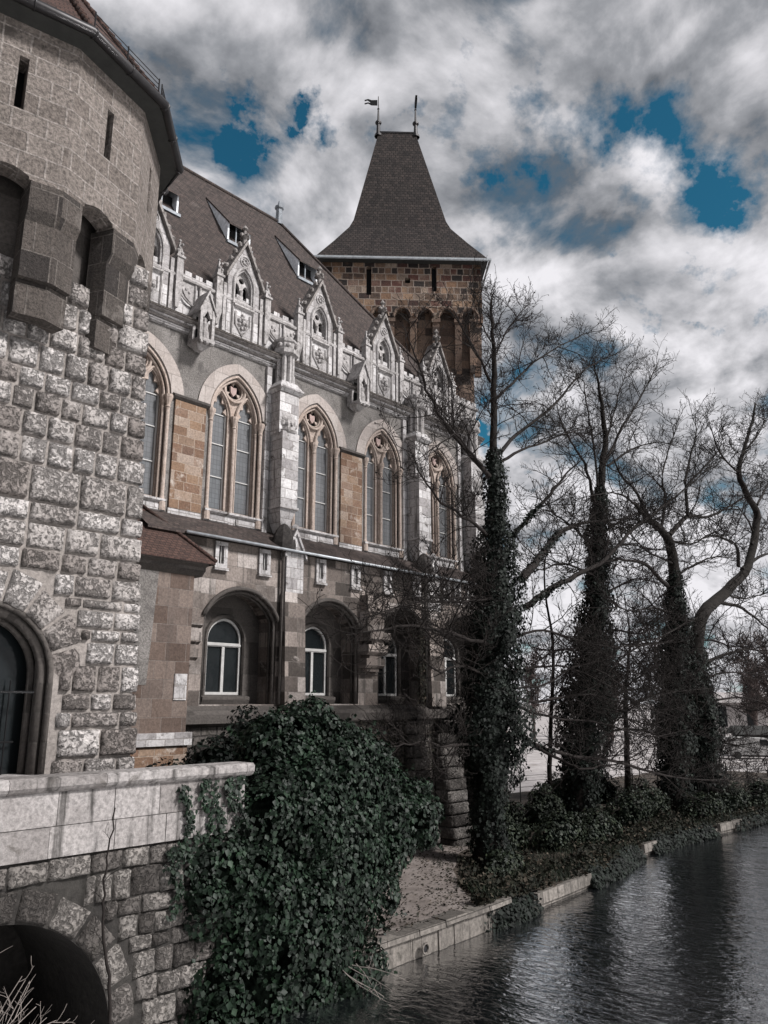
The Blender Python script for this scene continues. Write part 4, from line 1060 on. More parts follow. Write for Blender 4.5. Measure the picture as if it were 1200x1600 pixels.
def casement(c):
    mb = MB(); c += 0.04
    mb.tube([(s_, 19.93, z) for s_, z in opening(c, 5.82, 7.5, 0.72, 0.74, 10)], 0.07, 6)
    W_ = mb.build('casement_window', M['dirty'], ch, org=(c, 19.9, 7))
    F = lambda s_, z, d: (c + s_, 20.0 - d, z)
    mb = MB(); mb.plate(opening(0, 5.88, 7.5, 0.66, 0.68, 10), [rect(-0.585, -0.05, 5.96, 7.31), rect(0.05, 0.585, 5.96, 7.31), [(-0.585, 7.43)] + arch_pts(0, 7.5, 0.585, 0.6, 10) + [(0.585, 7.43)]], F, 0.0, -0.07)
    mb.box(c - 0.64, c + 0.64, 19.97, 20.0, 7.34, 7.40); mb.build('frame', M['frame'], W_)
    mb = MB(); mb.add([(c - 0.66, 20.06, 5.88), (c + 0.66, 20.06, 5.88), (c + 0.66, 20.06, 8.2), (c - 0.66, 20.06, 8.2)], [(0, 1, 2, 3)]); mb.build('pane', M['dglass'], W_)
    mb = MB(); mb.prof([(19.72, 5.74), (19.72, 5.82), (19.98, 5.87), (19.98, 5.5), (19.80, 5.55)], c - 0.86, c + 0.86); mb.build('sill', M['dirty'], W_)
    return W_


cw = casement(AC[0])
for c in AC[1:]:
    dup(cw, ch, (c - AC[0], 0, 0))
# stepped corbel brackets under the pilasters between arches
for c, bs in ((12.62, 0.55), (20.0, 1.0)):
    mb = MB(); y_ = LY
    mb.box(c - 0.42 * bs, c + 0.42 * bs, y_ - 0.38 * bs, y_ + 0.3, 8.0, 9.3)
    for i, (z0, z1, dpt) in enumerate(((7.70, 8.0, 0.62), (7.24, 7.58, 0.50), (6.80, 7.12, 0.38))):
        dpt *= bs
        mb.prof([(y_ - dpt, z0 + 0.08), (y_ - dpt, z1), (y_ + 0.3, z1), (y_ + 0.3, z0), (y_ - dpt + 0.1, z0)], c - (0.52 - 0.03 * i) * bs, c + (0.52 - 0.03 * i) * bs)
        mb.box(c - 0.3 * bs, c + 0.3 * bs, y_ - dpt + 0.14 * bs, y_ + 0.3, z0 - 0.12, z0)
    mb.build('corbel_bracket', M['ashlar'], ch)
# sloping sill course, basement
mb = MB(); mb.prof([(19.9, 5.62), (19.06, 5.56), (18.86, 5.42), (18.76, 5.32), (18.76, 5.08), (18.84, 5.02), (19.1, 4.98), (19.9, 4.98)], 12.3, 28.2); mb.build('string_course', M['dirty'], ch)
mb = MB(); mb.box(9.0, 28.2, 18.98, 20.5, 0.3, 4.99)
mb.build('basement_wall', M['rubble'], ch)
for c, w in ((24.0, 0.5), (25.9, 0.45), (22.2, 0.4)):
    mb = MB()
    for j in range(11):
        z0 = 0.5 + j * 0.405; y_ = 18.05 + 0.07 * j + rnd.uniform(-0.04, 0.04)
        f_ = (lambda y_: (lambda s_, z, d: (s_, y_ - d, z)))(y_)
        rock(mb, f_, [(c - w + rnd.uniform(-0.05, 0.05), z0 + 0.01), (c + w + rnd.uniform(-0.05, 0.05), z0 + 0.01), (c + w, z0 + 0.395), (c - w, z0 + 0.395)], 0.02, 0.05, rnd.uniform(0, 90), 0.06)
        for sg in (-1, 1):
            f_ = (lambda xx, sg: (lambda s_, z, d: (xx + sg * d, s_, z)))(c + sg * w, sg)
            rock(mb, f_, [(y_, z0 + 0.01), (19.0, z0 + 0.01), (19.0, z0 + 0.395), (y_, z0 + 0.395)], 0.0, 0.04, rnd.uniform(0, 90), 0.05)
    mb.box(c - w - 0.02, c + w + 0.02, 18.3, 19.0, 4.9, 5.0)
    mb.build('basement_pier', M['bank_rubble'], ch, smooth=True)

# ------------------------------------------------------------------ annex with red hipped roof
an = thing('annex', 'narrow brown stone annex with hipped red tile roof beside the rusticated tower', 'annex', (10.8, 18.9, 0.6))
mb = MB(); mb.box(8.2, 12.22, 18.3, 19.95, 4.9, 9.3); mb.build('wall', M['brown'], an)
mb = MB(); mb.add([(8.2, 18.285, 6.1), (10.95, 18.285, 6.1), (11.02, 18.285, 7.4), (11.12, 18.285, 9.28), (8.2, 18.285, 9.28)], [(0, 1, 2, 3, 4)]); mb.build('stucco_panel', M['stucco'], an)
mb = MB(); mb.box(11.78, 12.16, 18.27, 18.31, 5.72, 6.4); mb.build('repair_block', M['white'], an)
mb = MB(); mb.box(8.2, 12.34, 18.16, 19.95, 4.58, 4.9); mb.build('base_course', M['white'], an)
mb = MB(); mb.box(8.2, 12.26, 18.24, 19.95, 0.5, 4.58); mb.build('plinth', M['orange'], an)
mb = MB(); mb.prof([(18.28, 9.05), (18.12, 9.2), (18.12, 9.28), (17.98, 9.34), (17.98, 9.44), (19.9, 9.44), (19.9, 9.05)], 8.2, 12.46); mb.build('eaves_moulding', M['dirty'], an)
mb = MB(); mb.add([(8.2, 17.9, 9.42), (12.62, 17.9, 9.42), (11.35, 19.98, 11.2), (8.2, 19.98, 11.2), (12.62, 19.98, 9.42), (12.62, 17.9, 9.36), (8.2, 17.9, 9.36), (12.62, 19.98, 9.36)], [(0, 1, 2, 3), (1, 4, 2), (0, 6, 5, 1), (1, 5, 7, 4)]); rf2 = mb.build('roof', M['tile_red'], an)
mb = MB(); mb.tube([(12.64, 17.9, 9.46), (11.35, 19.98, 11.24)], 0.06, 6); mb.build('hip_tiles', M['tile_red'], rf2, smooth=True)

# ------------------------------------------------------------------ background gate tower
ax, rt = Vector((math.cos(YAW), math.sin(YAW), 0)), Vector((math.sin(YAW), -math.cos(YAW), 0))
rt = (Matrix.Rotation(R(2.0), 3, 'Z') @ rt); ax = (Matrix.Rotation(R(2.0), 3, 'Z') @ ax)
tc_ = Vector((math.cos(YAW), math.sin(YAW), 0)) * 40.1 + Vector((math.sin(YAW), -math.cos(YAW), 0)) * 0.78
gt = thing('gate_tower', 'tall brown stone tower with flared dark tile roof and two spires behind hall', 'tower', (tc_.x, tc_.y, 0.5))
TWF = lambda a, d, z: tuple(tc_ + rt * a - ax * d + Vector((0, 0, z)))      # a right, d towards the viewer


def ring(mb, prof):
    v = [];
    for h, z in prof:
        v += [TWF(-h, h, z), TWF(h, h, z), TWF(h, -h, z), TWF(-h, -h, z)]
    f = []
    for i in range(len(prof) - 1):
        for k in range(4):
            f.append((i * 4 + k, i * 4 + (k + 1) % 4, i * 4 + 4 + (k + 1) % 4, i * 4 + 4 + k))
    mb.add(v, f)


mb = MB(); ring(mb, [(3.68, 0.5), (3.62, 22.6), (3.60, 25.4)]); mb.build('shaft', M['brick_low'], gt)
mb = MB()
for k in range(4):
    rm = Matrix.Rotation(k * math.pi / 2, 3, 'Z')
    Fk = (lambda rm: (lambda s_, z, d: tuple(tc_ + rm @ (rt * s_ - ax * (4.08 + d)) + Vector((0, 0, z)))))(rm)
    hs = [rect(-1.82, -1.57, 25.75, 27.35), rect(1.52, 1.77, 26.0, 27.45), rect(0.15, 0.42, 26.45, 26.75)]
    # bottom edge scalloped by the machicolation arches
    poly = [(-4.08, 27.75), (-4.08, 24.4)]
    for i in range(7):
        c0 = -3.42 + 1.14 * i
        poly += [(c0 - 0.40, 24.5)] + [(c0 - 0.40 * math.cos(a), 24.5 + 0.52 * math.sin(a)) for a in np.linspace(0.2, math.pi - 0.2, 7)] + [(c0 + 0.40, 24.5)]
    poly += [(4.08, 24.4), (4.08, 27.75)]
    mb.plate(poly[::-1], [h_[::-1] for h_ in hs], Fk, 0, -0.45, sides=True)
mb.build('upper_wall', M['brick'], gt)
mb = MB()
for k in range(4):
    rm = Matrix.Rotation(k * math.pi / 2, 3, 'Z')
    Fk = (lambda rm: (lambda s_, z, d: tuple(tc_ + rm @ (rt * s_ - ax * (4.08 + d)) + Vector((0, 0, z)))))(rm)
    for q_, z0, z1 in ((-1.695, 25.7, 27.4), (1.645, 25.95, 27.5), (0.285, 26.4, 26.8)):
        mb = MB(); mb.add([Fk(q_ - 0.2, z0, -0.3), Fk(q_ + 0.2, z0, -0.3), Fk(q_ + 0.2, z1, -0.3), Fk(q_ - 0.2, z1, -0.3)], [(0, 1, 2, 3)]); mb.build('slot_opening', M['hole'], gt)
mb = MB(); ar = MB()
for k in range(4):
    rm = Matrix.Rotation(k * math.pi / 2, 3, 'Z')
    Fk = (lambda rm: (lambda s_, z, d: tuple(tc_ + rm @ (rt * s_ - ax * (3.6 + d)) + Vector((0, 0, z)))))(rm)
    for i in range(8):
        c0 = -3.99 + 1.14 * i
        c0 = max(-3.85, min(3.85, c0)); w = 0.17
        for z0, z1, a, b_ in ((21.6, 22.9, 0.0, 0.30), (22.9, 24.45, 0.30, 0.46)):
            mb.hexa([Fk(c0 - w, z0, -0.2), Fk(c0 + w, z0, -0.2), Fk(c0 + w, z0, a), Fk(c0 - w, z0, a), Fk(c0 - w, z1, -0.2), Fk(c0 + w, z1, -0.2), Fk(c0 + w, z1, b_), Fk(c0 - w, z1, b_)])
        mb.hexa([Fk(c0 - w - 0.05, 24.3, -0.2), Fk(c0 + w + 0.05, 24.3, -0.2), Fk(c0 + w + 0.05, 24.3, 0.5), Fk(c0 - w - 0.05, 24.3, 0.5), Fk(c0 - w - 0.05, 24.5, -0.2), Fk(c0 + w + 0.05, 24.5, -0.2), Fk(c0 + w + 0.05, 24.5, 0.5), Fk(c0 - w - 0.05, 24.5, 0.5)])
    for i in range(7):
        c0 = -3.42 + 1.14 * i
        ar.tube([Fk(c0 - 0.46 * math.cos(a), 24.5 + 0.58 * math.sin(a), 0.49) for a in np.linspace(0.1, math.pi - 0.1, 9)], 0.07, 5)
mb.build('machicolation_piers', M['brick_low'], gt); ar.build('arch_rims', M['brick_low'], gt)
mb = MB(); RG = 1.1
prof = [(4.42, 27.70), (3.55, 29.12), (2.74, 30.52), (2.52, 31.1)]
v = []
for h, z in prof:
    v += [TWF(-h, h, z), TWF(h, h, z), TWF(h, -h, z), TWF(-h, -h, z)]
v += [TWF(-RG, 0.05, 38.7), TWF(RG, 0.05, 38.7), TWF(RG, -0.05, 38.7), TWF(-RG, -0.05, 38.7)]
f = []
for i in range(len(prof)):
    for k in range(4):
        f.append((i * 4 + k, i * 4 + (k + 1) % 4, i * 4 + 4 + (k + 1) % 4, i * 4 + 4 + k))
f.append((len(v) - 4, len(v) - 3, len(v) - 2, len(v) - 1))
mb.add(v, f); grf = mb.build('roof', M['tile_dark'], gt)
mb = MB(); mb.tube([TWF(-RG, 0, 38.72), TWF(RG, 0, 38.72)], 0.11, 6); mb.build('ridge', M['metal'], grf)
mb = MB(); mb.tube([TWF(-4.5, 4.5, 27.62), TWF(4.5, 4.5, 27.62), TWF(4.5, -4.5, 27.62), TWF(-4.5, -4.5, 27.62)], 0.085, 6, True); mb.build('gutter', M['zinc'], gt)
mb = MB(); ring(mb, [(4.4, 27.6), (4.0, 27.55)]); mb.build('soffit', M['shed'], gt)
for sg in (-1, 1):
    mb = MB(); p = Vector(TWF(sg * (RG + 0.02), 0, 0)); z = 38.45
    mb.lathe(p.x, p.y, [(0.24, z), (0.22, z + 0.15), (0.13, z + 0.2), (0.10, z + 0.85), (0.19, z + 0.92), (0.19, z + 1.02), (0.07, z + 1.1), (0.045, z + 1.9), (0.08, z + 1.95), (0.03, z + 2.0), (0.025, z + 2.8), (0.0, z + 2.9)], 8)
    sp = mb.build('spire', M['metal'], grf)
    mb = MB()
    if sg < 0:
        Fv = lambda s_, zz_, d: tuple(p + rt * (-s_) - ax * d + Vector((0, 0, z + 2.2 + zz_)))
        mb.plate([(0.06, 0.0), (0.42, 0.0), (0.62, 0.12), (0.82, 0.05), (0.84, 0.13), (0.62, 0.20), (0.5, 0.16), (0.5, 0.22), (0.66, 0.34), (0.82, 0.28), (0.84, 0.36), (0.62, 0.44), (0.42, 0.36), (0.06, 0.38)][::-1], [], Fv, 0.015, -0.015, back=True)
    else:
        Fv = lambda s_, zz_, d: tuple(p + ax * (-s_) + rt * d + Vector((0, 0, z + 2.0 + zz_)))
        mb.plate([(0.06, 0.0), (0.42, 0.0), (0.8, 0.1), (0.5, 0.2), (0.8, 0.3), (0.42, 0.38), (0.06, 0.38)], [], Fv, 0.06, -0.06, back=True)
    mb.build('weather_vane', M['iron'], sp)

# ------------------------------------------------------------------ foliage tools
def np_mesh(name, V, faces, mat, parent=None, kind=None, smooth=False):
    """V (n,3) world coords, faces (m,k) array"""
    me = bpy.data.meshes.new(name); m_, k = faces.shape
    me.vertices.add(len(V)); me.loops.add(m_ * k); me.polygons.add(m_)
    off = np.zeros(3)
    if parent is not None:
        off = np.array(world_loc(parent))
    me.vertices.foreach_set('co', (V - off).astype(np.float32).ravel())
    me.loops.foreach_set('vertex_index', faces.astype(np.int32).ravel())
    me.polygons.foreach_set('loop_start', np.arange(0, m_ * k, k, dtype=np.int32))
    me.polygons.foreach_set('loop_total', np.full(m_, k, dtype=np.int32))
    if smooth:
        me.polygons.foreach_set('use_smooth', np.ones(m_, dtype=bool))
    me.update(calc_edges=True); me.materials.append(mat)
    ob = bpy.data.objects.new(name, me); COL.objects.link(ob)
    if parent is not None:
        ob.parent = parent
    if kind:
        ob['kind'] = kind
    return ob


def leaves(P, Nrm, size, rng, droop=0.5, aspect=0.85):
    """P positions, Nrm outward normals -> leaf quads folded along the midrib"""
    n = len(P)
    nr = Nrm + rng.normal(0, 0.34, (n, 3)); nr /= np.linalg.norm(nr, axis=1)[:, None]
    dn = np.tile(np.array([[0, 0, -1.0]]), (n, 1)) * droop + rng.normal(0, 0.42, (n, 3))
    tdir = dn - nr * np.sum(dn * nr, 1)[:, None]; tdir /= np.maximum(np.linalg.norm(tdir, axis=1), 1e-6)[:, None]
    sd_ = np.cross(nr, tdir)
    s = (size * rng.uniform(0.45, 1.45, n))[:, None]
    a = P; tip = P + tdir * s; l = P + tdir * s * 0.42 + sd_ * s * 0.5 * aspect + nr * s * 0.12; r = P + tdir * s * 0.42 - sd_ * s * 0.5 * aspect + nr * s * 0.12
    V = np.stack([a, r, tip, l], 1).reshape(-1, 3)
    i = np.arange(n)[:, None] * 4
    F = np.concatenate([i + np.array([[0, 1, 2]]), i + np.array([[0, 2, 3]])], 1).reshape(-1, 3)
    return V, F


def lump_points(lumps, n, rng, shell=0.25):
    """points over the outside of a union of ellipsoids; lumps: (centre, radii)"""
    ar = np.array([l[1][0] * l[1][1] + l[1][1] * l[1][2] + l[1][0] * l[1][2] for l in lumps]); ar = ar / ar.sum()
    idx = rng.choice(len(lumps), int(n * 1.9), p=ar)
    C = np.array([l[0] for l in lumps])[idx]; Q = np.array([l[1] for l in lumps])[idx]
    d = rng.normal(0, 1, (len(idx), 3)); d /= np.linalg.norm(d, axis=1)[:, None]
    P = C + d * Q * (1 - shell * rng.random((len(idx), 1)) ** 1.5 + 0.06 * rng.random((len(idx), 1)))
    keep = np.ones(len(idx), bool)
    for c, q_ in lumps:
        keep &= np.sum(((P - np.array(c)) / (np.array(q_) * 0.86)) ** 2, 1) > 1
    nr = d / Q; nr /= np.linalg.norm(nr, axis=1)[:, None]
    return P[keep][:n], nr[keep][:n]


def lump_core(lumps, k=0.88):
    mb = MB()
    for c, q_ in lumps:
        b0 = len(mb.v); prof = [(max(0.001, math.sin(math.pi * i / 8)), -math.cos(math.pi * i / 8)) for i in range(9)]
        mb.lathe(0, 0, prof, 12)
        for i in range(b0, len(mb.v)):
            v = mb.v[i]; w = 1 + 0.25 * mnoise.noise(Vector(v) * 2 + Vector(c))
            mb.v[i] = (c[0] + v[0] * q_[0] * k * w, c[1] + v[1] * q_[1] * k * w, c[2] + v[2] * q_[2] * k * w)
    return mb


# ------------------------------------------------------------------ ivy mass at the bank corner
rng = np.random.default_rng(5)
iv = thing('ivy_thicket', 'huge dark green ivy mass swallowing the bank wall corner above the water', 'ivy', (13, 13.2, 0))
base = [((11.6, 13.6, 0.9), (1.9, 1.5, 1.9)), ((13.1, 13.7, 1.9), (1.45, 1.3, 1.7)), ((12.0, 13.9, 3.2), (1.6, 1.3, 1.5)), ((13.6, 14.2, 3.6), (1.7, 1.2, 1.6)), ((12.9, 14.6, 4.7), (1.2, 1.0, 0.95)),
        ((14.9, 13.95, 2.7), (1.15, 0.95, 1.2)), ((10.6, 13.2, 1.7), (1.2, 0.8, 1.5)), ((10.3, 12.95, 0.2), (1.4, 0.7, 1.3)), ((9.6, 12.95, 2.5), (0.8, 0.35, 0.75)), ((15.6, 14.3, 3.1), (1.1, 0.9, 0.9)), ((14.7, 14.6, 4.1), (1.0, 0.9, 0.9)),
        ((10.9, 13.2, 3.3), (0.9, 0.6, 0.9)), ((15.9, 13.8, 2.9), (0.65, 0.6, 0.65)), ((12.2, 12.9, -0.2), (1.6, 0.7, 1.0)), ((11.9, 14.3, 4.6), (0.9, 0.8, 0.75))]
lumps = list(base)
for c, q_ in base:      # secondary clumps so that the outline is broken
    for _ in range(9):
        d = rng.normal(0, 1, 3); d /= np.linalg.norm(d)
        if d[1] > 0.4:
            d[1] *= -1
        cc = np.array(c) + d * np.array(q_) * 0.92; r_ = rng.uniform(0.22, 0.46)
        lumps.append((tuple(cc), (r_, r_ * 0.9, r_ * 0.9)))
P_, N_ = lump_points(lumps, 74000, rng, 0.25)
gap = np.array([mnoise.noise(Vector((a * 1.5, b_ * 1.5, c * 1.5))) for a, b_, c in P_]); k_ = (P_[:, 2] > -0.15) & (gap + rng.normal(0, 0.12, len(P_)) > -0.46)
V_, F_ = leaves(P_[k_], N_[k_], 0.105, rng, 0.75)
np_mesh('leaves', V_, F_, M['ivy'], iv)
sel_ = rng.choice(len(P_), 420, replace=False); sp_ = []; sn_ = []      # young shoots standing out of the mass
for i in sel_:
    if P_[i][2] < 0.2:
        continue
    d = N_[i] + np.array([0, 0, 0.5]) + rng.normal(0, 0.35, 3); d /= np.linalg.norm(d); ln = rng.uniform(0.15, 0.5); p_ = P_[i].copy()
    for k in range(int(ln / 0.035)):
        d = d + np.array([0, 0, -0.05]) + rng.normal(0, 0.08, 3); d /= np.linalg.norm(d); p_ = p_ + d * 0.035; sp_.append(p_ + rng.normal(0, 0.02, 3)); sn_.append(d * 0.3 + rng.normal(0, 0.6, 3) + np.array([0, -0.3, 0.4]))
V_, F_ = leaves(np.array(sp_), np.array(sn_), 0.10, rng, 0.5); np_mesh('young_shoots', V_, F_, M['ivy'], iv)
mb = lump_core(base, 0.80); mb.build('stems', M['core'], iv, smooth=True)
# trailing ivy strands down the parapet
vs = []; ns = []
for x_, z0, z1 in ((8.7, 4.2, 2.9), (9.15, 4.3, 2.6), (9.4, 4.25, 3.0), (9.75, 4.3, 2.4), (8.95, 3.4, 2.2), (9.95, 4.3, 2.5), (8.55, 3.2, 2.0)):
    for i in range(int((z0 - z1) * 130)):
        z = z1 + (z0 - z1) * rng.random(); vs.append((x_ + 0.10 * math.sin(z * 5 + x_) + rng.normal(0, 0.05), 12.88 - abs(rng.normal(0, 0.03)), z)); ns.append((0, -1, 0.2))
V_, F_ = leaves(np.array(vs), np.array(ns, float), 0.085, rng, 0.7); np_mesh('trailing_strands', V_, F_, M['ivy'], iv)


def bush(name, label, cat, c, lumps_rel, n, mat, size=0.1, group=None, seed=1, droop=0.2, corek=0.8):
    rg = np.random.default_rng(seed); t_ = thing(name, label, cat, c, group)
    L = [(tuple(np.array(c) + np.array(a)), q_) for a, q_ in lumps_rel]
    sub_ = list(L)
    for cc, q_ in L:
        for _ in range(6):
            d = rg.normal(0, 1, 3); d /= np.linalg.norm(d); r_ = rg.uniform(0.25, 0.5) * min(q_)
            sub_.append((tuple(np.array(cc) + d * np.array(q_) * 0.95), (r_, r_, r_)))
    P1, N1 = lump_points(sub_, n, rg, 0.5); V1, F1 = leaves(P1, N1, size, rg, droop); np_mesh('leaves', V1, F1, mat, t_)
    lump_core(L, corek * 0.9).build('stems', M['core'], t_, smooth=True)
    return t_


bush('ivy_bush', 'low dark ivy bush against the basement wall behind the pale coping', 'bush', (12.4, 17.2, 3.9), [((0, 0, 0), (0.9, 0.7, 0.9)), ((1.2, 0.3, 0.5), (0.9, 0.7, 0.9)), ((-1.2, 0.2, -0.2), (0.8, 0.5, 0.6)), ((0.9, 0, -0.9), (1.2, 0.9, 0.9)), ((-0.8, 0, -1), (1.3, 0.8, 0.9)), ((-2.0, -0.9, -0.35), (1.0, 0.6, 0.55)), ((-2.4, -1.6, -0.55), (1.2, 0.7, 0.45)), ((-0.9, -1.8, -0.4), (1.2, 0.8, 0.5)), ((0, 0, -2.4), (1.6, 0.9, 1.6))], 15000, M['ivy_dark'], 0.11, None, 3)


# ------------------------------------------------------------------ bare trees
class Skel:
    """collects branch polylines, turned into one tapered-tube mesh"""

    def __init__(s, seed):
        s.rg = random.Random(seed); s.items = []

    def limb(s, pts, r0, r1, n=6):
        s.items.append((pts, r0, r1, n))

    def grow(s, pts, r, level, dens, maxl, up=0.25):
        rg = s.rg
        P = [Vector(p) for p in pts]; seg = [(P[i + 1] - P[i]).length for i in range(len(P) - 1)]; L = sum(seg)
        if L < 0.05:
            return
        cnt = max(2, int(L * dens[0]))
        for j in range(cnt):
            f = (j + rg.random()) / cnt; f = 0.12 + 0.88 * f; d = f * L; i = 0
            while i < len(seg) - 1 and d > seg[i]:
                d -= seg[i]; i += 1
            p = P[i].lerp(P[i + 1], min(1, d / max(seg[i], 1e-6))); dr = (P[i + 1] - P[i]).normalized()
            a = dr.orthogonal().normalized(); a.rotate(Matrix.Rotation(rg.uniform(0, 2 * math.pi), 3, dr))
            nd = (dr * rg.uniform(0.55, 1.0) + a * rg.uniform(0.6, 1.1) + Vector((0, 0, up * rg.uniform(0.0, 1.6)))).normalized()
            ln = maxl[0] * rg.uniform(0.45, 1.0) * (1.12 - 0.5 * f)
            k = 5 if len(dens) > 1 else 3
            q_ = [p]; dd = nd.copy(); curl = Vector((rg.gauss(0, 1), rg.gauss(0, 1), rg.gauss(0, 0.7) + 0.5)) * 0.16
            for _ in range(k):
                dd = (dd + curl + Vector((rg.gauss(0, 1), rg.gauss(0, 1), rg.gauss(0, 1))) * 0.15).normalized(); q_.append(q_[-1] + dd * ln / k)
            rr = max(0.0042, min(r * 0.55, 0.011 * ln + 0.003))
            s.items.append((q_, rr, max(0.0032, rr * 0.35), 3 if rr < 0.02 else 5))
            if len(dens) > 1:
                s.grow(q_, rr, level + 1, dens[1:], maxl[1:], up)

    def mesh(s, name, mat, parent, rmin=0.0):
        Vs = []; Fs = []; o = 0
        for pts, r0, r1, n in s.items:
            P = np.array([tuple(p) for p in pts]); m_ = len(P)
            d = np.gradient(P, axis=0); d /= np.maximum(np.linalg.norm(d, axis=1), 1e-6)[:, None]
            ref = np.where(np.abs(d[:, 2:3]) < 0.9, np.array([[0, 0, 1.0]]), np.array([[1.0, 0, 0]]))
            a = np.cross(d, ref); a /= np.maximum(np.linalg.norm(a, axis=1), 1e-6)[:, None]; b_ = np.cross(d, a)
            rr = np.maximum(np.linspace(r0, r1, m_), rmin)[:, None, None]
            th = np.arange(n) * 2 * math.pi / n
            V = P[:, None, :] + rr * (a[:, None, :] * np.cos(th)[None, :, None] + b_[:, None, :] * np.sin(th)[None, :, None])
            Vs.append(V.reshape(-1, 3))
            i = np.arange(m_ - 1)[:, None] * n; k = np.arange(n)[None, :]; k2 = (k + 1) % n
            Fs.append(np.stack([i + k, i + k2, i + n + k2, i + n + k], -1).reshape(-1, 4) + o); o += m_ * n
        return np_mesh(name, np.concatenate(Vs), np.concatenate(Fs), mat, parent, smooth=True)


def smooth_pts(pts, k=4, jit=0.0, rg=None):
    """Catmull-Rom through the surveyed points"""
    P = [Vector(p) for p in pts]; P = [P[0] * 2 - P[1]] + P + [P[-1] * 2 - P[-2]]; out = []
    for i in range(1, len(P) - 2):
        for j in range(k):
            t_ = j / k; a, b_, c, d = P[i - 1], P[i], P[i + 1], P[i + 2]
            q_ = 0.5 * ((2 * b_) + (c - a) * t_ + (2 * a - 5 * b_ + 4 * c - d) * t_ ** 2 + (-a + 3 * b_ - 3 * c + d) * t_ ** 3)
            if jit and rg:
                q_ += Vector((rg.gauss(0, jit), rg.gauss(0, jit), rg.gauss(0, jit)))
            out.append(q_)
    out.append(P[-2]); return out


def tree(label, ybase, trunk_px, rt0, rt1, limbs, ivy_prof, n_ivy, seed, leafsize=0.12, dens=(2.3, 4.6, 6.0), lens=(2.5, 1.15, 0.5), ivy_limbs=(), rmin=0.0075):
    rg = random.Random(seed); tp = [at(px, py, ybase + dy) for px, py, dy in trunk_px]
    base = tp[0].copy()
    t_ = thing('ivy_clad_tree', label, 'tree', tuple(base), 'bare ivy-clad trees on the bank')
    trunk = smooth_pts(tp, 5, 0.02, rg); sk = Skel(seed)
    tr = MB(); n = len(trunk); rad = [rt0 + (rt1 - rt0) * (i / (n - 1)) ** 0.8 for i in range(n)]; rad[0] *= 1.5; rad[1] *= 1.15
    tr.tube(trunk, rad, 10); tr.build('trunk', M['bark'], t_, smooth=True)
    # short growth on the top of the trunk
    k0 = int(n * 0.62); sk.grow(trunk[k0:], rt1 * 2, 0, (dens[0] * 2.3,) + dens[1:], (lens[0] * 0.75,) + lens[1:])
    for px_list, y_off, r0 in limbs:
        m_ = len(px_list); pts = []
        for i, (px, py) in enumerate(px_list):
            f = i / (m_ - 1); pts.append(at(px, py, ybase + y_off * f + rg.uniform(-0.1, 0.1)))
        lp = smooth_pts(pts, 4, 0.02, rg); sk.limb(lp, r0, max(0.012, r0 * 0.18), 6)
        sk.grow(lp, r0, 0, dens, lens)
    sk.mesh('branches', M['twig'], t_, rmin)
    ends = np.array([tuple(q_) for it in sk.items if it[1] < 0.02 for q_ in it[0][1:]])
    rn = np.random.default_rng(seed + 1); ends = ends[rn.random(len(ends)) < 0.10]; ends = ends + rn.normal(0, 0.02, ends.shape)
    V1, F1 = leaves(ends, rn.normal(0, 1, ends.shape), 0.06, rn, 1.0); np_mesh('seed_cones', V1, F1, M['twig'], t_)
    # ivy sleeve: (py, half width in m)
    rn = np.random.default_rng(seed); pys = np.array([p[0] for p in ivy_prof], float); hw = np.array([p[1] for p in ivy_prof], float)
    tpy = np.array([p[1] for p in trunk_px], float); TP = np.array([tuple(p) for p in tp])
    o_ = np.argsort(tpy); tpy = tpy[o_]; TP = TP[o_]; o_ = np.argsort(pys); pys = pys[o_]; hw = hw[o_]
    cand = rn.uniform(pys[0], pys[-1], n_ivy * 2); hh = np.interp(cand, pys, hw); keep = rn.random(n_ivy * 2) < (hh / hw.max()) ** 0.8
    cand = cand[keep][:n_ivy]; hh = np.interp(cand, pys, hw); ctr = np.stack([np.interp(cand, tpy, TP[:, i]) for i in range(3)], 1)
    th = rn.uniform(0, 2 * math.pi, len(cand))
    lump = np.array([1 + 0.95 * mnoise.noise(Vector((math.cos(a) * 1.3, math.sin(a) * 1.3, c[2] * 0.75 + seed))) + 0.45 * mnoise.noise(Vector((math.cos(a) * 3, math.sin(a) * 3, c[2] * 2.6 + seed))) for a, c in zip(th, ctr)])
    rr = hh * np.maximum(lump, 0.3) * (1 - 0.55 * rn.random(len(cand)) ** 2) + np.abs(rn.normal(0, 0.09, len(cand)))
    nrm = np.stack([np.cos(th), np.sin(th), np.zeros(len(th))], 1); P1 = ctr + nrm * rr[:, None]
    V1, F1 = leaves(P1, nrm, leafsize, rn, 0.8); np_mesh('ivy', V1, F1, M['ivy_dark'], t_)
    if ivy_limbs:
        Vv = []; Nn = []
        for li, f0, f1, w_, cnt in ivy_limbs:
            pl = [at(px, py, ybase + limbs[li][1] * i / (len(limbs[li][0]) - 1)) for i, (px, py) in enumerate(limbs[li][0])]; pl = np.array([tuple(p) for p in smooth_pts(pl, 6)])
            u = rn.uniform(f0, f1, cnt) * (len(pl) - 1); c = np.stack([np.interp(u, np.arange(len(pl)), pl[:, i]) for i in range(3)], 1); d = rn.normal(0, 1, (cnt, 3)); d /= np.linalg.norm(d, axis=1)[:, None]
            Vv.append(c + d * w_ * rn.random((cnt, 1))); Nn.append(d)
        V1, F1 = leaves(np.concatenate(Vv), np.concatenate(Nn), leafsize, rn, 0.8); np_mesh('limb_ivy', V1, F1, M['ivy_dark'], t_)
    mb = MB(); idx = np.linspace(pys[0], pys[-1], 26); cpts = [tuple(np.interp(v, tpy, TP[:, i]) for i in range(3)) for v in idx]; mb.tube(cpts, [max(0.06, 0.46 * float(np.interp(v, pys, hw))) for v in idx], 8)
    mb.build('ivy_stems', M['core'], t_, smooth=True)
    return t_


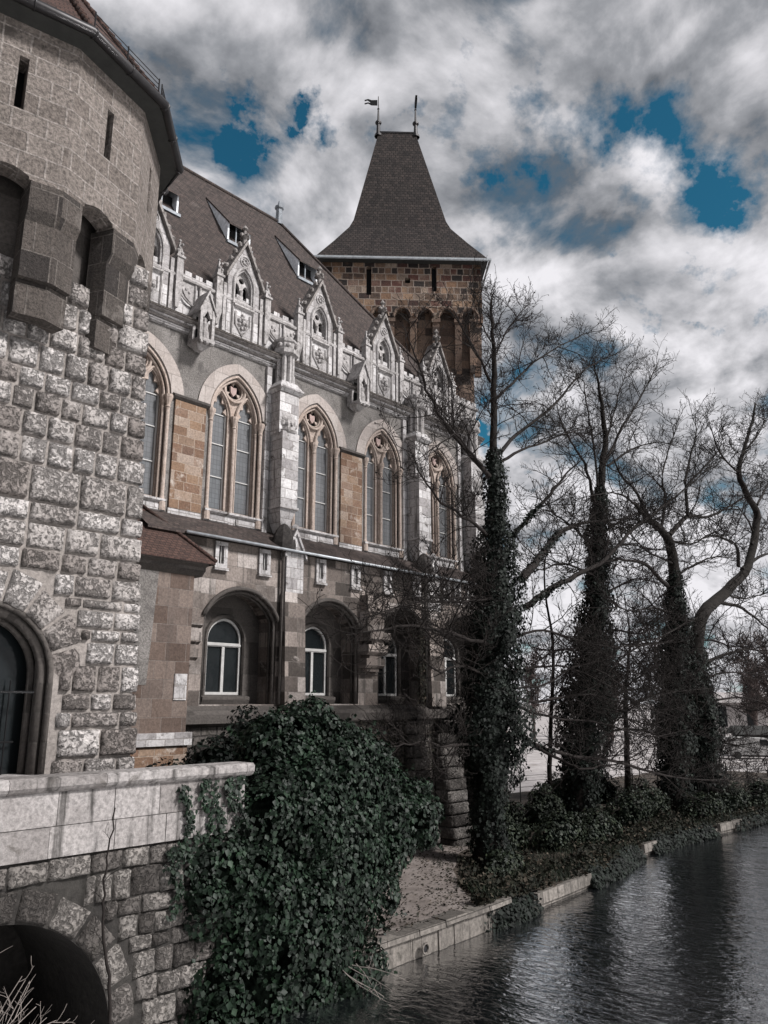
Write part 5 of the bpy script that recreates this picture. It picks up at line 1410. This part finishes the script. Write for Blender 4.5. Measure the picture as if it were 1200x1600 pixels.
tree('tallest bare tree nearest the castle, trunk thick with ivy, forked to the top', 15.8,
     [(765, 1350, 0), (766, 1200, 0), (768, 1050, 0), (772, 900, 0), (776, 800, 0), (771, 712, 0.1), (773, 587, 0.1), (769, 520, 0), (768, 465, 0)], 0.42, 0.03,
     [([(765, 745), (726, 700), (690, 655), (668, 610), (652, 565), (636, 520)], -1.5, 0.09),
      ([(775, 624), (808, 591), (846, 557), (904, 526), (928, 517)], 0.8, 0.06),
      ([(781, 707), (817, 670), (867, 632), (908, 582), (940, 562), (967, 553)], 1.0, 0.08),
      ([(783, 720), (825, 699), (883, 678), (940, 664)], -0.6, 0.07),
      ([(767, 595), (746, 553), (725, 516), (704, 478)], -0.8, 0.06),
      ([(758, 735), (733, 703), (700, 666), (672, 640)], -1.8, 0.06),
      ([(760, 835), (733, 812), (690, 785), (660, 745), (640, 700)], -2.2, 0.07),
      ([(800, 837), (838, 795), (867, 762), (888, 737), (915, 712)], -1.2, 0.09),
      ([(815, 905), (840, 875), (862, 845), (880, 828), (917, 816), (960, 812), (1010, 800)], 1.2, 0.17),
      ([(820, 950), (860, 920), (900, 899), (946, 874), (992, 824), (1033, 795), (1088, 749), (1120, 722)], -1.6, 0.13),
      ([(800, 1130), (830, 1160), (880, 1178), (960, 1190), (1040, 1212), (1110, 1219), (1210, 1214)], -2.2, 0.10),
      ([(800, 1140), (840, 1168), (885, 1192), (905, 1200), (950, 1196), (985, 1188)], -2.8, 0.075),
      ([(780, 1010), (735, 1000), (690, 986), (634, 978), (585, 985), (540, 992)], -2.6, 0.075),
      ([(790, 930), (722, 941), (669, 938), (631, 926), (600, 915)], -2.4, 0.06),
      ([(785, 935), (700, 934), (669, 937), (620, 950), (570, 965)], -2.9, 0.055),
      ([(770, 1165), (720, 1164), (687, 1166), (665, 1158), (640, 1163), (600, 1168)], -1.6, 0.055),
      ([(770, 1060), (720, 1040), (690, 1050), (660, 1030), (640, 1000)], -1.6, 0.05),
      ([(790, 1000), (850, 985), (900, 1000), (960, 1010), (1040, 1005)], -2.0, 0.06),
      ([(790, 1090), (850, 1095), (920, 1085), (980, 1100), (1060, 1080), (1150, 1075)], -2.4, 0.06),
      ([(800, 1100), (860, 1120), (940, 1130), (1010, 1150), (1080, 1140)], -2.2, 0.06), ([(800, 1050), (870, 1040), (930, 1060), (1000, 1100), (1060, 1122)], -2.4, 0.05), ([(795, 1075), (850, 1070), (905, 1040), (960, 1062), (1010, 1108)], -2.8, 0.045),
      ([(772, 560), (790, 520), (812, 490), (830, 470)], 0.5, 0.04), ([(771, 540), (755, 510), (748, 480), (742, 455)], -0.4, 0.035)],
     [(1345, 0.45), (1290, 0.48), (1240, 0.55), (1190, 0.85), (1120, 1.0), (1040, 0.8), (960, 0.9), (900, 0.75), (850, 0.5), (800, 0.36), (740, 0.28), (700, 0.12)], 40000, 11, 0.105,
     ivy_limbs=[(8, 0.0, 0.5, 0.22, 900), (7, 0, 0.3, 0.2, 300), (9, 0, 0.25, 0.25, 400), (10, 0, 0.3, 0.25, 400)])
tree('bare tree with dense ivy sleeve and three slim upper forks, second from castle', 18.1,
     [(905, 1285, 0), (908, 1200, 0), (920, 1080, 0), (932, 960, 0), (934, 840, 0), (936, 780, 0), (941, 732, 0), (946, 687, 0), (941, 640, 0), (935, 600, 0), (928, 570, 0)], 0.5, 0.03,
     [([(946, 722), (971, 670), (992, 637), (1021, 582), (1030, 560)], 0.8, 0.09), ([(930, 790), (918, 740), (908, 715), (892, 691), (875, 653), (868, 620)], -0.8, 0.09),
      ([(934, 760), (927, 687), (917, 637), (912, 600), (905, 575)], 0.8, 0.07), ([(950, 728), (992, 699), (1033, 691), (1060, 700)], -0.8, 0.07),
      ([(946, 690), (960, 640), (972, 600), (985, 565)], 0.5, 0.06), ([(925, 850), (890, 820), (860, 800), (835, 790)], -1.5, 0.07), ([(945, 830), (980, 810), (1010, 815), (1050, 800)], 1.5, 0.07),
      ([(930, 900), (880, 880), (850, 890), (820, 880)], -1.8, 0.06), ([(945, 930), (990, 905), (1030, 910), (1070, 890)], -1.5, 0.06),
      ([(920, 1000), (960, 985), (1000, 990), (1040, 970), (1090, 980)], -1.6, 0.07), ([(920, 1060), (960, 1050), (1000, 1065), (1050, 1050)], -2, 0.05), ([(905, 1130), (960, 1120), (1020, 1130), (1090, 1110)], -2, 0.06), ([(930, 1090), (1000, 1075), (1070, 1060), (1150, 1030)], -2, 0.06), ([(915, 1150), (990, 1140), (1060, 1160), (1130, 1185), (1210, 1190)], -2.6, 0.07), ([(915, 1010), (860, 1020), (820, 1050), (790, 1040)], -1.5, 0.05), ([(930, 870), (980, 850), (1030, 860), (1090, 840)], -1.5, 0.05)],
     [(1285, 0.6), (1215, 0.62), (1195, 0.85), (1130, 1.05), (1050, 1.05), (980, 0.85), (920, 0.6), (860, 0.55), (800, 0.45), (760, 0.2)], 26000, 23, 0.135, dens=(2.0, 3.6, 4.8), lens=(2.8, 1.25, 0.55), rmin=0.009)
tree('bare spreading tree with twisted upper limbs and ivied foot, third along the bank', 16.8,
     [(1060, 1265, 0), (1056, 1150, 0), (1058, 1050, 0), (1058, 990, 0), (1054, 899, 0), (1046, 849, 0), (1033, 828, 0), (1008, 807, 0), (992, 787, 0)], 0.6, 0.09,
     [([(1046, 836), (1075, 807), (1108, 807), (1154, 782), (1190, 760)], 1.5, 0.15), ([(1075, 807), (1071, 753), (1079, 712), (1088, 678), (1086, 645)], 0.6, 0.11), ([(1042, 916), (1008, 882), (967, 874), (930, 880)], -1.2, 0.12),
      ([(1025, 828), (1005, 790), (992, 766), (967, 737), (955, 705)], -0.6, 0.12), ([(1071, 760), (1100, 730), (1125, 700), (1130, 665)], 1.0, 0.08), ([(1033, 826), (1040, 780), (1035, 740), (1050, 690), (1060, 660)], 0.3, 0.09),
      ([(995, 790), (975, 775), (950, 770), (920, 775)], -1.0, 0.07), ([(1054, 900), (1090, 880), (1120, 870), (1160, 875)], -1.5, 0.08), ([(1056, 960), (1020, 950), (985, 955), (950, 940)], -1.6, 0.07), ([(1060, 1010), (1110, 1000), (1150, 1010), (1210, 990)], -2.0, 0.08),
      ([(1060, 1080), (1010, 1090), (980, 1110), (940, 1105)], -2, 0.07), ([(1060, 1120), (1120, 1100), (1170, 1110), (1215, 1095)], -2.5, 0.07), ([(1060, 1000), (1000, 1010), (960, 1040), (930, 1080)], -2, 0.06), ([(1065, 1150), (1120, 1160), (1180, 1150), (1215, 1160)], -2.5, 0.06), ([(1050, 1060), (990, 1050), (940, 1020), (900, 1030)], -2, 0.05), ([(1050, 880), (1010, 860), (980, 830), (950, 820)], -0.8, 0.06), ([(1046, 845), (1080, 850), (1120, 830), (1150, 835)], -0.8, 0.07)],
     [(1265, 0.7), (1200, 0.72), (1130, 0.85), (1060, 0.8), (1000, 0.6), (940, 0.45), (890, 0.2)], 24000, 37, 0.14, dens=(1.7, 3.2, 4.4), lens=(3.2, 1.4, 0.6), rmin=0.010)
tree('bare tree with one long curved leaning trunk, farthest right on the bank', 16.2,
     [(1100, 1262, 0), (1098, 1150, 0), (1090, 1060, 0), (1088, 999, 0), (1100, 958, 0), (1138, 920, 0), (1168, 885, 0), (1183, 808, 0), (1167, 774, 0), (1154, 737, 0), (1163, 703, 0), (1175, 660, 0), (1180, 630, 0)], 0.55, 0.06,
     [([(1160, 890), (1185, 870), (1215, 862)], 1, 0.16), ([(1183, 790), (1198, 760), (1215, 735)], 0.5, 0.1), ([(1154, 885), (1150, 853), (1117, 837), (1085, 845)], -0.8, 0.12), ([(1120, 940), (1160, 950), (1190, 975), (1215, 990)], -1.2, 0.12), ([(1156, 740), (1130, 715), (1115, 680), (1105, 650)], -0.5, 0.08),
      ([(1168, 700), (1190, 670), (1205, 630)], 0.5, 0.07), ([(1177, 830), (1160, 800), (1145, 790), (1125, 800)], 0.4, 0.07), ([(1092, 1040), (1140, 1020), (1180, 1015), (1215, 1040)], -1.5, 0.1), ([(1098, 1100), (1150, 1090), (1215, 1100)], -1.6, 0.08), ([(1095, 1060), (1150, 1050), (1215, 1060)], -1.6, 0.07), ([(1100, 960), (1060, 980), (1020, 1000), (980, 990)], -1.2, 0.06), ([(1130, 925), (1165, 935), (1215, 920)], 0.8, 0.08), ([(1175, 850), (1195, 820), (1215, 815)], 0.8, 0.07)],
     [(1262, 0.7), (1200, 0.72), (1130, 0.75), (1060, 0.6), (1010, 0.3)], 15000, 41, 0.14, dens=(1.7, 3.2, 4.4), lens=(3.2, 1.4, 0.6), rmin=0.010)

# young bare saplings
def sapling(label, pts, r0, seed, mat, dens, lens, group=None, cat='sapling', name='bare_sapling'):
    t_ = thing(name, label, cat, tuple(pts[0]), group); sk = Skel(seed); tp = smooth_pts(pts, 5, 0.015, random.Random(seed))
    mb = MB(); mb.tube(tp, [r0 + (0.012 - r0) * i / (len(tp) - 1) for i in range(len(tp))], 6); mb.build('trunk', mat, t_, smooth=True)
    sk.grow(tp[int(len(tp) * 0.25):], r0, 0, dens, lens); sk.mesh('branches', mat, t_); return t_


sapling('slim straight bare sapling standing between the second and third ivied trees', [at(981, 1246, 20.2), at(980, 1180, 20.2), at(978, 1080, 20.2), at(984, 1000, 20.2), at(975, 930, 20.2)], 0.2, 51, M['bark'], (1.2, 3, 4), (2.0, 0.9, 0.4))
sapling('thin bare sapling rising before the second ivied tree from behind', [at(858, 1275, 20.5), at(860, 1150, 20.5), at(864, 1010, 20.5), at(850, 900, 20.5), at(868, 800, 20.5)], 0.13, 53, M['bark'], (1.4, 3, 4), (2.0, 0.9, 0.4))
sapling('thin dark bare sapling growing up the bank wall right of the canal arch', [at(178, 1640, 12.5), at(172, 1560, 12.55), at(163, 1470, 12.6), at(162, 1400, 12.65), at(168, 1340, 12.65), at(180, 1262, 12.6)], 0.035, 55, M['twig'], (1.6, 2.2), (0.7, 0.28))
t_ = thing('bare_shrub', 'pale leafless shrub branches spreading before the dark canal arch', 'shrub', (4.4, 11.9, 0)); sk = Skel(61)
for i in range(16):
    p0 = Vector((4.4 + rnd.uniform(-0.3, 0.3), 11.9 + rnd.uniform(-0.1, 0.2), -0.1)); an_ = rnd.uniform(-0.2, 1.0)
    pts = [p0]; d = Vector((rnd.uniform(0.1, 1.0), rnd.uniform(-0.15, 0.25), rnd.uniform(0.35, 1.1))).normalized()
    for k in range(7):
        d = (d + Vector((0.06, 0, -0.05)) + Vector((rnd.gauss(0, 0.09), rnd.gauss(0, 0.06), rnd.gauss(0, 0.09)))).normalized(); pts.append(pts[-1] + d * 0.33)
    sk.limb(pts, 0.016, 0.005, 5); sk.grow(pts, 0.014, 0, (2.2, 3.0), (0.8, 0.3), 0.1)
sk.mesh('branches', M['twig_pale'], t_)
t_ = thing('bare_shrub', 'pale leafless twigs sticking out over the water below the ivy mass', 'shrub', (12.6, 12.1, 0.2)); sk = Skel(67)
for i in range(5):
    pts = [Vector((12.2 + rnd.uniform(-0.3, 0.3), 12.2, 0.55))]; d = Vector((rnd.uniform(-0.2, 0.9), -0.6, rnd.uniform(-0.7, 0.1))).normalized()
    for k in range(6):
        d = (d + Vector((rnd.gauss(0, 0.1), rnd.gauss(0, 0.06), rnd.gauss(0, 0.1)))).normalized(); pts.append(pts[-1] + d * 0.2)
    sk.limb(pts, 0.010, 0.004, 4); sk.grow(pts, 0.01, 0, (3,), (0.35,), 0.1)
sk.mesh('branches', M['twig_pale'], t_)
t_ = thing('climbing_creeper', 'leafless brown creeper climbing the arcade beside the third low window', 'creeper', (22.9, 19.0, 2)); sk = Skel(71)
for i in range(26):
    pts = [Vector((22.3 + rnd.uniform(-1.6, 1.6), 18.93, rnd.uniform(1.5, 4.5)))]; d = Vector((rnd.uniform(-0.4, 0.4), 0, 1)).normalized()
    for k in range(11):
        d = (d + Vector((rnd.gauss(0, 0.22), 0, rnd.gauss(0.05, 0.1)))).normalized(); q_ = pts[-1] + d * 0.36; q_.y = (18.92 if q_.z < 4.9 else 18.7 if q_.z < 5.5 else 19.0) + rnd.gauss(0, 0.02); pts.append(q_)
    sk.limb(pts, 0.014, 0.006, 4); sk.grow(pts, 0.01, 0, (3.5, 4), (0.5, 0.2), 0.0)
cr = sk.mesh('stems', M['twig'], t_)
rn = np.random.default_rng(9); nn_ = 2600; xx = np.concatenate([rn.normal(23.1, 0.35, nn_ // 2), rn.normal(21.0, 1.6, nn_ // 2)]); zz_ = np.concatenate([rn.uniform(5.5, 8.6, nn_ // 2), rn.uniform(3.2, 5.2, nn_ // 2)])
V_, F_ = leaves(np.stack([xx, np.where(zz_ > 5.5, 19.02, 18.9) - np.abs(rn.normal(0, 0.05, nn_)), zz_], 1), np.tile([[0, -1.0, 0]], (nn_, 1)), 0.08, rn, 0.7); np_mesh('dry_leaves', V_, F_, M['cover'], t_)

# ------------------------------------------------------------------ shrubs and ground cover on the bank
SH = [('broad dark evergreen shrub between the two nearest ivied trees', (27.0, 15.9), 1.5, 1.0), ('low rounded shrub near the water in front of the second ivied tree', (29.2, 15.6), 1.4, 0.9), ('low green shrub at the foot of the tallest tree on its right side', (24.6, 16.6), 1.1, 0.9),
      ('wide dark shrub right of the second ivied tree by the bank edge', (34.2, 16.6), 1.7, 1.1), ('spreading shrub just left of the third ivied tree', (36.4, 16.9), 1.6, 1.2), ('low dense shrub on the bank edge below the third ivied tree', (38.9, 15.2), 1.8, 0.8),
      ('dark shrub between the third and the farthest right trees, low', (41.8, 15.0), 1.9, 1.0), ('long low shrub on the bank at the right edge of view', (45.5, 14.6), 2.2, 1.0), ('small tufted shrub at the path side under the tallest tree', (21.3, 14.6), 0.9, 0.5), ('thin scrubby shrub behind the tallest tree beside the path', (26.6, 18.2), 1.3, 1.1), ('pale scrubby shrub left of the second ivied tree base', (30.2, 18.6), 1.5, 1.2), ('scrub behind the second ivied tree before the wire fence', (34.6, 20.4), 1.8, 1.3), ('scrub left of the straight sapling before the wire fence', (39.0, 20.6), 1.9, 1.3)]
for i, (lb, (x_, y_), w_, h_) in enumerate(SH):
    z_ = bank_z(x_, y_)
    bush('bank_shrub', lb, 'shrub', (x_, y_, z_), [((0, 0, h_ * 0.35), (w_ * 0.7, w_ * 0.5, h_ * 0.75)), ((w_ * 0.6, 0.2, h_ * 0.3), (w_ * 0.55, w_ * 0.4, h_ * 0.65)), ((-w_ * 0.6, -0.1, h_ * 0.25), (w_ * 0.5, w_ * 0.4, h_ * 0.55)), ((w_ * 0.2, 0.3, h_ * 0.75), (w_ * 0.4, w_ * 0.35, h_ * 0.5))], 5200, M['shrub'], 0.10, 'evergreen shrubs on the bank', 80 + i, -0.3, 0.7)
rn = np.random.default_rng(17)
n_ = 34000; xx = 17.6 + 44 * rn.random(n_) ** 1.5; e_ = np.interp(xx, ex, ey); yy = e_ + 0.05 + np.abs(rn.normal(0, 1.9, n_))
plo = np.interp(xx, [p[0] for p in P0], [p[1] for p in P0]); onpath = (xx < 28) & (yy > plo - 0.1) & (yy < 19)
dn = np.array([mnoise.noise(Vector((a * 0.7, b_ * 0.7, 0))) for a, b_ in zip(xx, yy)]); keep = (~onpath) & (dn + rn.normal(0, 0.25, n_) > -0.15) & (yy < 23)
xx, yy = xx[keep], yy[keep]; zz_ = np.array([bank_z(a, b_) for a, b_ in zip(xx, yy)]) + rn.random(len(xx)) ** 3 * 0.28
nr = rn.normal(0, 0.5, (len(xx), 3)); nr[:, 2] = np.abs(nr[:, 2]) + 0.6; nr /= np.linalg.norm(nr, axis=1)[:, None]
V_, F_ = leaves(np.stack([xx, yy, zz_], 1), nr, 0.12, rn, 0.0); o = np_mesh('ground_cover', V_, F_, M['cover']); o['kind'] = 'stuff'; tag(o, 'mixed ivy and dead leaves covering the bank soil', 'ground cover')
# ivy spilling over the quay
xx = np.concatenate([rn.normal(19.2, 0.5, 1800), rn.uniform(23.9, 29.4, 3000), rn.uniform(30.6, 36.4, 3000), rn.uniform(38.4, 60, 4500)]); e_ = np.interp(xx, ex, ey)
V_, F_ = leaves(np.stack([xx, e_ - 0.12 - np.abs(rn.normal(0, 0.07, len(xx))) + (hz_ := rn.random(len(xx))) ** 2 * 0.45, 0.03 + hz_ * 0.5], 1), np.tile([[0, -0.8, 0.5]], (len(xx), 1)), 0.12, rn, 0.7); o = np_mesh('hanging_ivy', V_, F_, M['ivy_dark']); o['kind'] = 'stuff'; tag(o, 'dark ivy hanging over the quay stones to the water', 'ground cover')
# grass tufts
n_ = 9000; xx = 17.8 + 26 * rn.random(n_) ** 1.3; e_ = np.interp(xx, ex, ey); yy = e_ + 0.1 + np.abs(rn.normal(0, 1.3, n_)); plo = np.interp(xx, [p[0] for p in P0], [p[1] for p in P0]); keep = ~((xx < 28) & (yy > plo - 0.15) & (yy < 19)); xx, yy = xx[keep], yy[keep]
zz_ = np.array([bank_z(a, b_) for a, b_ in zip(xx, yy)]); th = rn.uniform(0, 6.28, len(xx)); hgt = rn.uniform(0.1, 0.34, len(xx)); B = np.stack([xx, yy, zz_], 1); s_ = np.stack([np.cos(th), np.sin(th), 0 * th], 1) * 0.012
tip = B + np.stack([rn.normal(0, 0.09, len(xx)), rn.normal(0, 0.09, len(xx)), hgt], 1); V_ = np.stack([B - s_, B + s_, tip], 1).reshape(-1, 3); F_ = np.arange(len(xx) * 3).reshape(-1, 3)
o = np_mesh('grass', V_, F_, M['shrub']); o['kind'] = 'stuff'; tag(o, 'short dark grass growing along the bank and path edge', 'grass')

# dry leaves scattered on the path
n_ = 2600; xx = rn.uniform(12.8, 27, n_); plo = np.interp(xx, [p[0] for p in P0], [p[1] for p in P0]); yy = plo + np.abs(rn.normal(0, 1.3, n_)); keep = yy < 18.8; xx, yy = xx[keep], yy[keep]
nr = rn.normal(0, 0.25, (len(xx), 3)); nr[:, 2] = 1; nr /= np.linalg.norm(nr, axis=1)[:, None]
V_, F_ = leaves(np.stack([xx, yy, np.array([bank_z(a, b_) for a, b_ in zip(xx, yy)]) + 0.02], 1), nr, 0.07, rn, 0.0); o = np_mesh('leaf_litter', V_, F_, M['cover']); o['kind'] = 'stuff'; tag(o, 'dry brown leaves scattered over the trodden path', 'leaf litter')

# ------------------------------------------------------------------ far side: fence, sheds, thicket
fe = thing('wire_fence', 'thin wire and post fence behind the bank trees', 'fence', (44, 24.2, 0.5)); ps = []
for i in range(16):
    a = Vector((32, 24.6, 0.5)).lerp(Vector((61, 15.5, 0.5)), i / 15); mb = MB(); mb.tube([a, a + Vector((0, 0, 1.5))], 0.035, 5); mb.build('post', M['shed'], fe)
mb = MB()
for z_ in (0.8, 1.1, 1.4, 1.7, 1.95):
    mb.tube([(32, 24.6, z_), (61, 15.5, z_)], 0.010, 4)
mb.build('wires', M['shed'], fe)


def house(name, label, cat, c, L, D, Hh, roofh, ang, wm, rm_, nwin):
    t_ = thing(name, label, cat, (c[0], c[1], 0.45)); rm = Matrix.Rotation(ang, 3, 'Z'); T = lambda x, y, z: tuple(Vector(c) + rm @ Vector((x, y, 0)) + Vector((0, 0, z - c[2] if len(c) > 2 else z)))
    T = lambda x, y, z: tuple(Vector((c[0], c[1], 0)) + rm @ Vector((x, y, 0)) + Vector((0, 0, z)))
    mb = MB(); z0 = 0.4; mb.hexa([T(-L, -D, z0), T(L, -D, z0), T(L, D, z0), T(-L, D, z0), T(-L, -D, Hh), T(L, -D, Hh), T(L, D, Hh), T(-L, D, Hh)]); mb.build('wall', wm, t_)
    mb = MB(); e = 0.5; mb.add([T(-L - e, -D - e, Hh + 0.01), T(L + e, -D - e, Hh + 0.01), T(L + e, D + e, Hh + 0.01), T(-L - e, D + e, Hh + 0.01), T(-L - e, 0, Hh + roofh), T(L + e, 0, Hh + roofh)], [(0, 1, 5, 4), (2, 3, 4, 5), (1, 2, 5), (3, 0, 4), (0, 3, 2, 1)]); mb.build('roof', rm_, t_)
    for i in range(nwin):
        x_ = -L + 2 * L * (i + 0.5) / nwin; mb = MB(); w = min(0.7, L / nwin * 0.6); mb.hexa([T(x_ - w, -D - 0.04, 1.4), T(x_ + w, -D - 0.04, 1.4), T(x_ + w, -D + 0.05, 1.4), T(x_ - w, -D + 0.05, 1.4), T(x_ - w, -D - 0.04, Hh - 0.6), T(x_ + w, -D - 0.04, Hh - 0.6), T(x_ + w, -D + 0.05, Hh - 0.6), T(x_ - w, -D + 0.05, Hh - 0.6)]); mb.build('window', M['dglass'], t_)
    return t_


house('far_pavilion', 'long pale low building seen far off at the right edge', 'building', (150, 45), 16, 4, 5.4, 1.8, R(-60), M['plaster'], M['rink'], 7)
house('dark_shed', 'dark boarded shed beyond the basin at the right edge', 'shed', (86, 25.5), 4.0, 2.0, 2.5, 0.8, R(-60), M['shed'], M['shed'], 3)
# white van parked far off
va = thing('white_van', 'white van parked beside the dark shed across the basin', 'van', (80, 26.2, 0.45)); rm = Matrix.Rotation(R(-62), 3, 'Z')
T = lambda x, y, z: tuple(Vector((80, 26.2, 0.45)) + rm @ Vector((x, y, z)))
mb = MB(); sec = [(-2.3, 0.35), (2.3, 0.35), (2.35, 0.9), (1.7, 1.15), (1.15, 1.85), (-2.25, 1.95)]
mb.add([T(a, -0.9, z) for a, z in sec] + [T(a, 0.9, z) for a, z in sec], [tuple(range(6)), tuple(range(11, 5, -1))] + [(i, (i + 1) % 6, 6 + (i + 1) % 6, 6 + i) for i in range(6)]); mb.build('body', M['frame'], va)
mb = MB(); mb.add([T(a, -0.91, z) for a, z in [(0.5, 1.2), (1.5, 1.2), (1.1, 1.75), (0.5, 1.75)]], [(0, 1, 2, 3)]); mb.build('window', M['dglass'], va)
for a in (-1.5, 1.5):
    for b_ in (-0.85, 0.85):
        mb = MB(); mb.tube([T(a, b_ - 0.12, 0.33), T(a, b_ + 0.12, 0.33)], 0.33, 12); mb.build('wheel', M['shed'], va)
# far trees: one built, the others copies with their own label
def far_tree(seed, h):
    t_ = thing('far_tree', '', 'tree', (0, 0, 0.4)); sk = Skel(seed); rg = random.Random(seed)
    mb = MB(); tp = smooth_pts([Vector((0, 0, 0.4)), Vector((0.2, 0.1, h * 0.35)), Vector((-0.1, 0.2, h * 0.7)), Vector((0.1, 0, h))], 4); mb.tube(tp, [0.28 - 0.24 * i / (len(tp) - 1) for i in range(len(tp))], 6); mb.build('trunk', M['far_twig'], t_)
    sk.grow(tp[1:], 0.16, 0, (3.4, 3.0, 3.4), (h * 0.40, 2.3, 1.1), 0.5); sk.mesh('branches', M['far_twig'], t_, 0.035); return t_


spots = [((96, 60), 0), ((84, 57), 1), ((103, 52), 1), ((112, 57), 0), ((92, 47), 1), ((120, 48), 0), ((101, 43), 0), ((74, 55), 1), ((125, 40), 1), ((110, 33), 0), ((66, 52), 0), ((131, 31), 1), ((88, 66), 0), ((104, 70), 1), ((140, 45), 0), ((78, 62), 1)]
fts = [far_tree(91, 13.5), far_tree(97, 9.5)]; used = set()
LB = ['tall', 'small bushy', 'low round', 'slim tall', 'squat', 'lone tall', 'wide tall', 'low twiggy', 'small far', 'tall far', 'tall left', 'low right', 'high back', 'low back', 'most distant', 'short back']
for i, ((x_, y_), k) in enumerate(spots):
    o = fts[k] if k not in used else dup(fts[k], None, (0, 0, 0)); used.add(k)
    o.location = (x_, y_, 0.4); o.rotation_euler = (0, 0, i * 1.7); sc_ = 0.8 + 0.35 * ((i * 37) % 10) / 10; o.scale = (sc_, sc_, sc_)
    o['label'] = 'reddish leafless tree in the far thicket behind the bank trees'; o['category'] = 'tree'; o['group'] = 'far bare thicket trees'
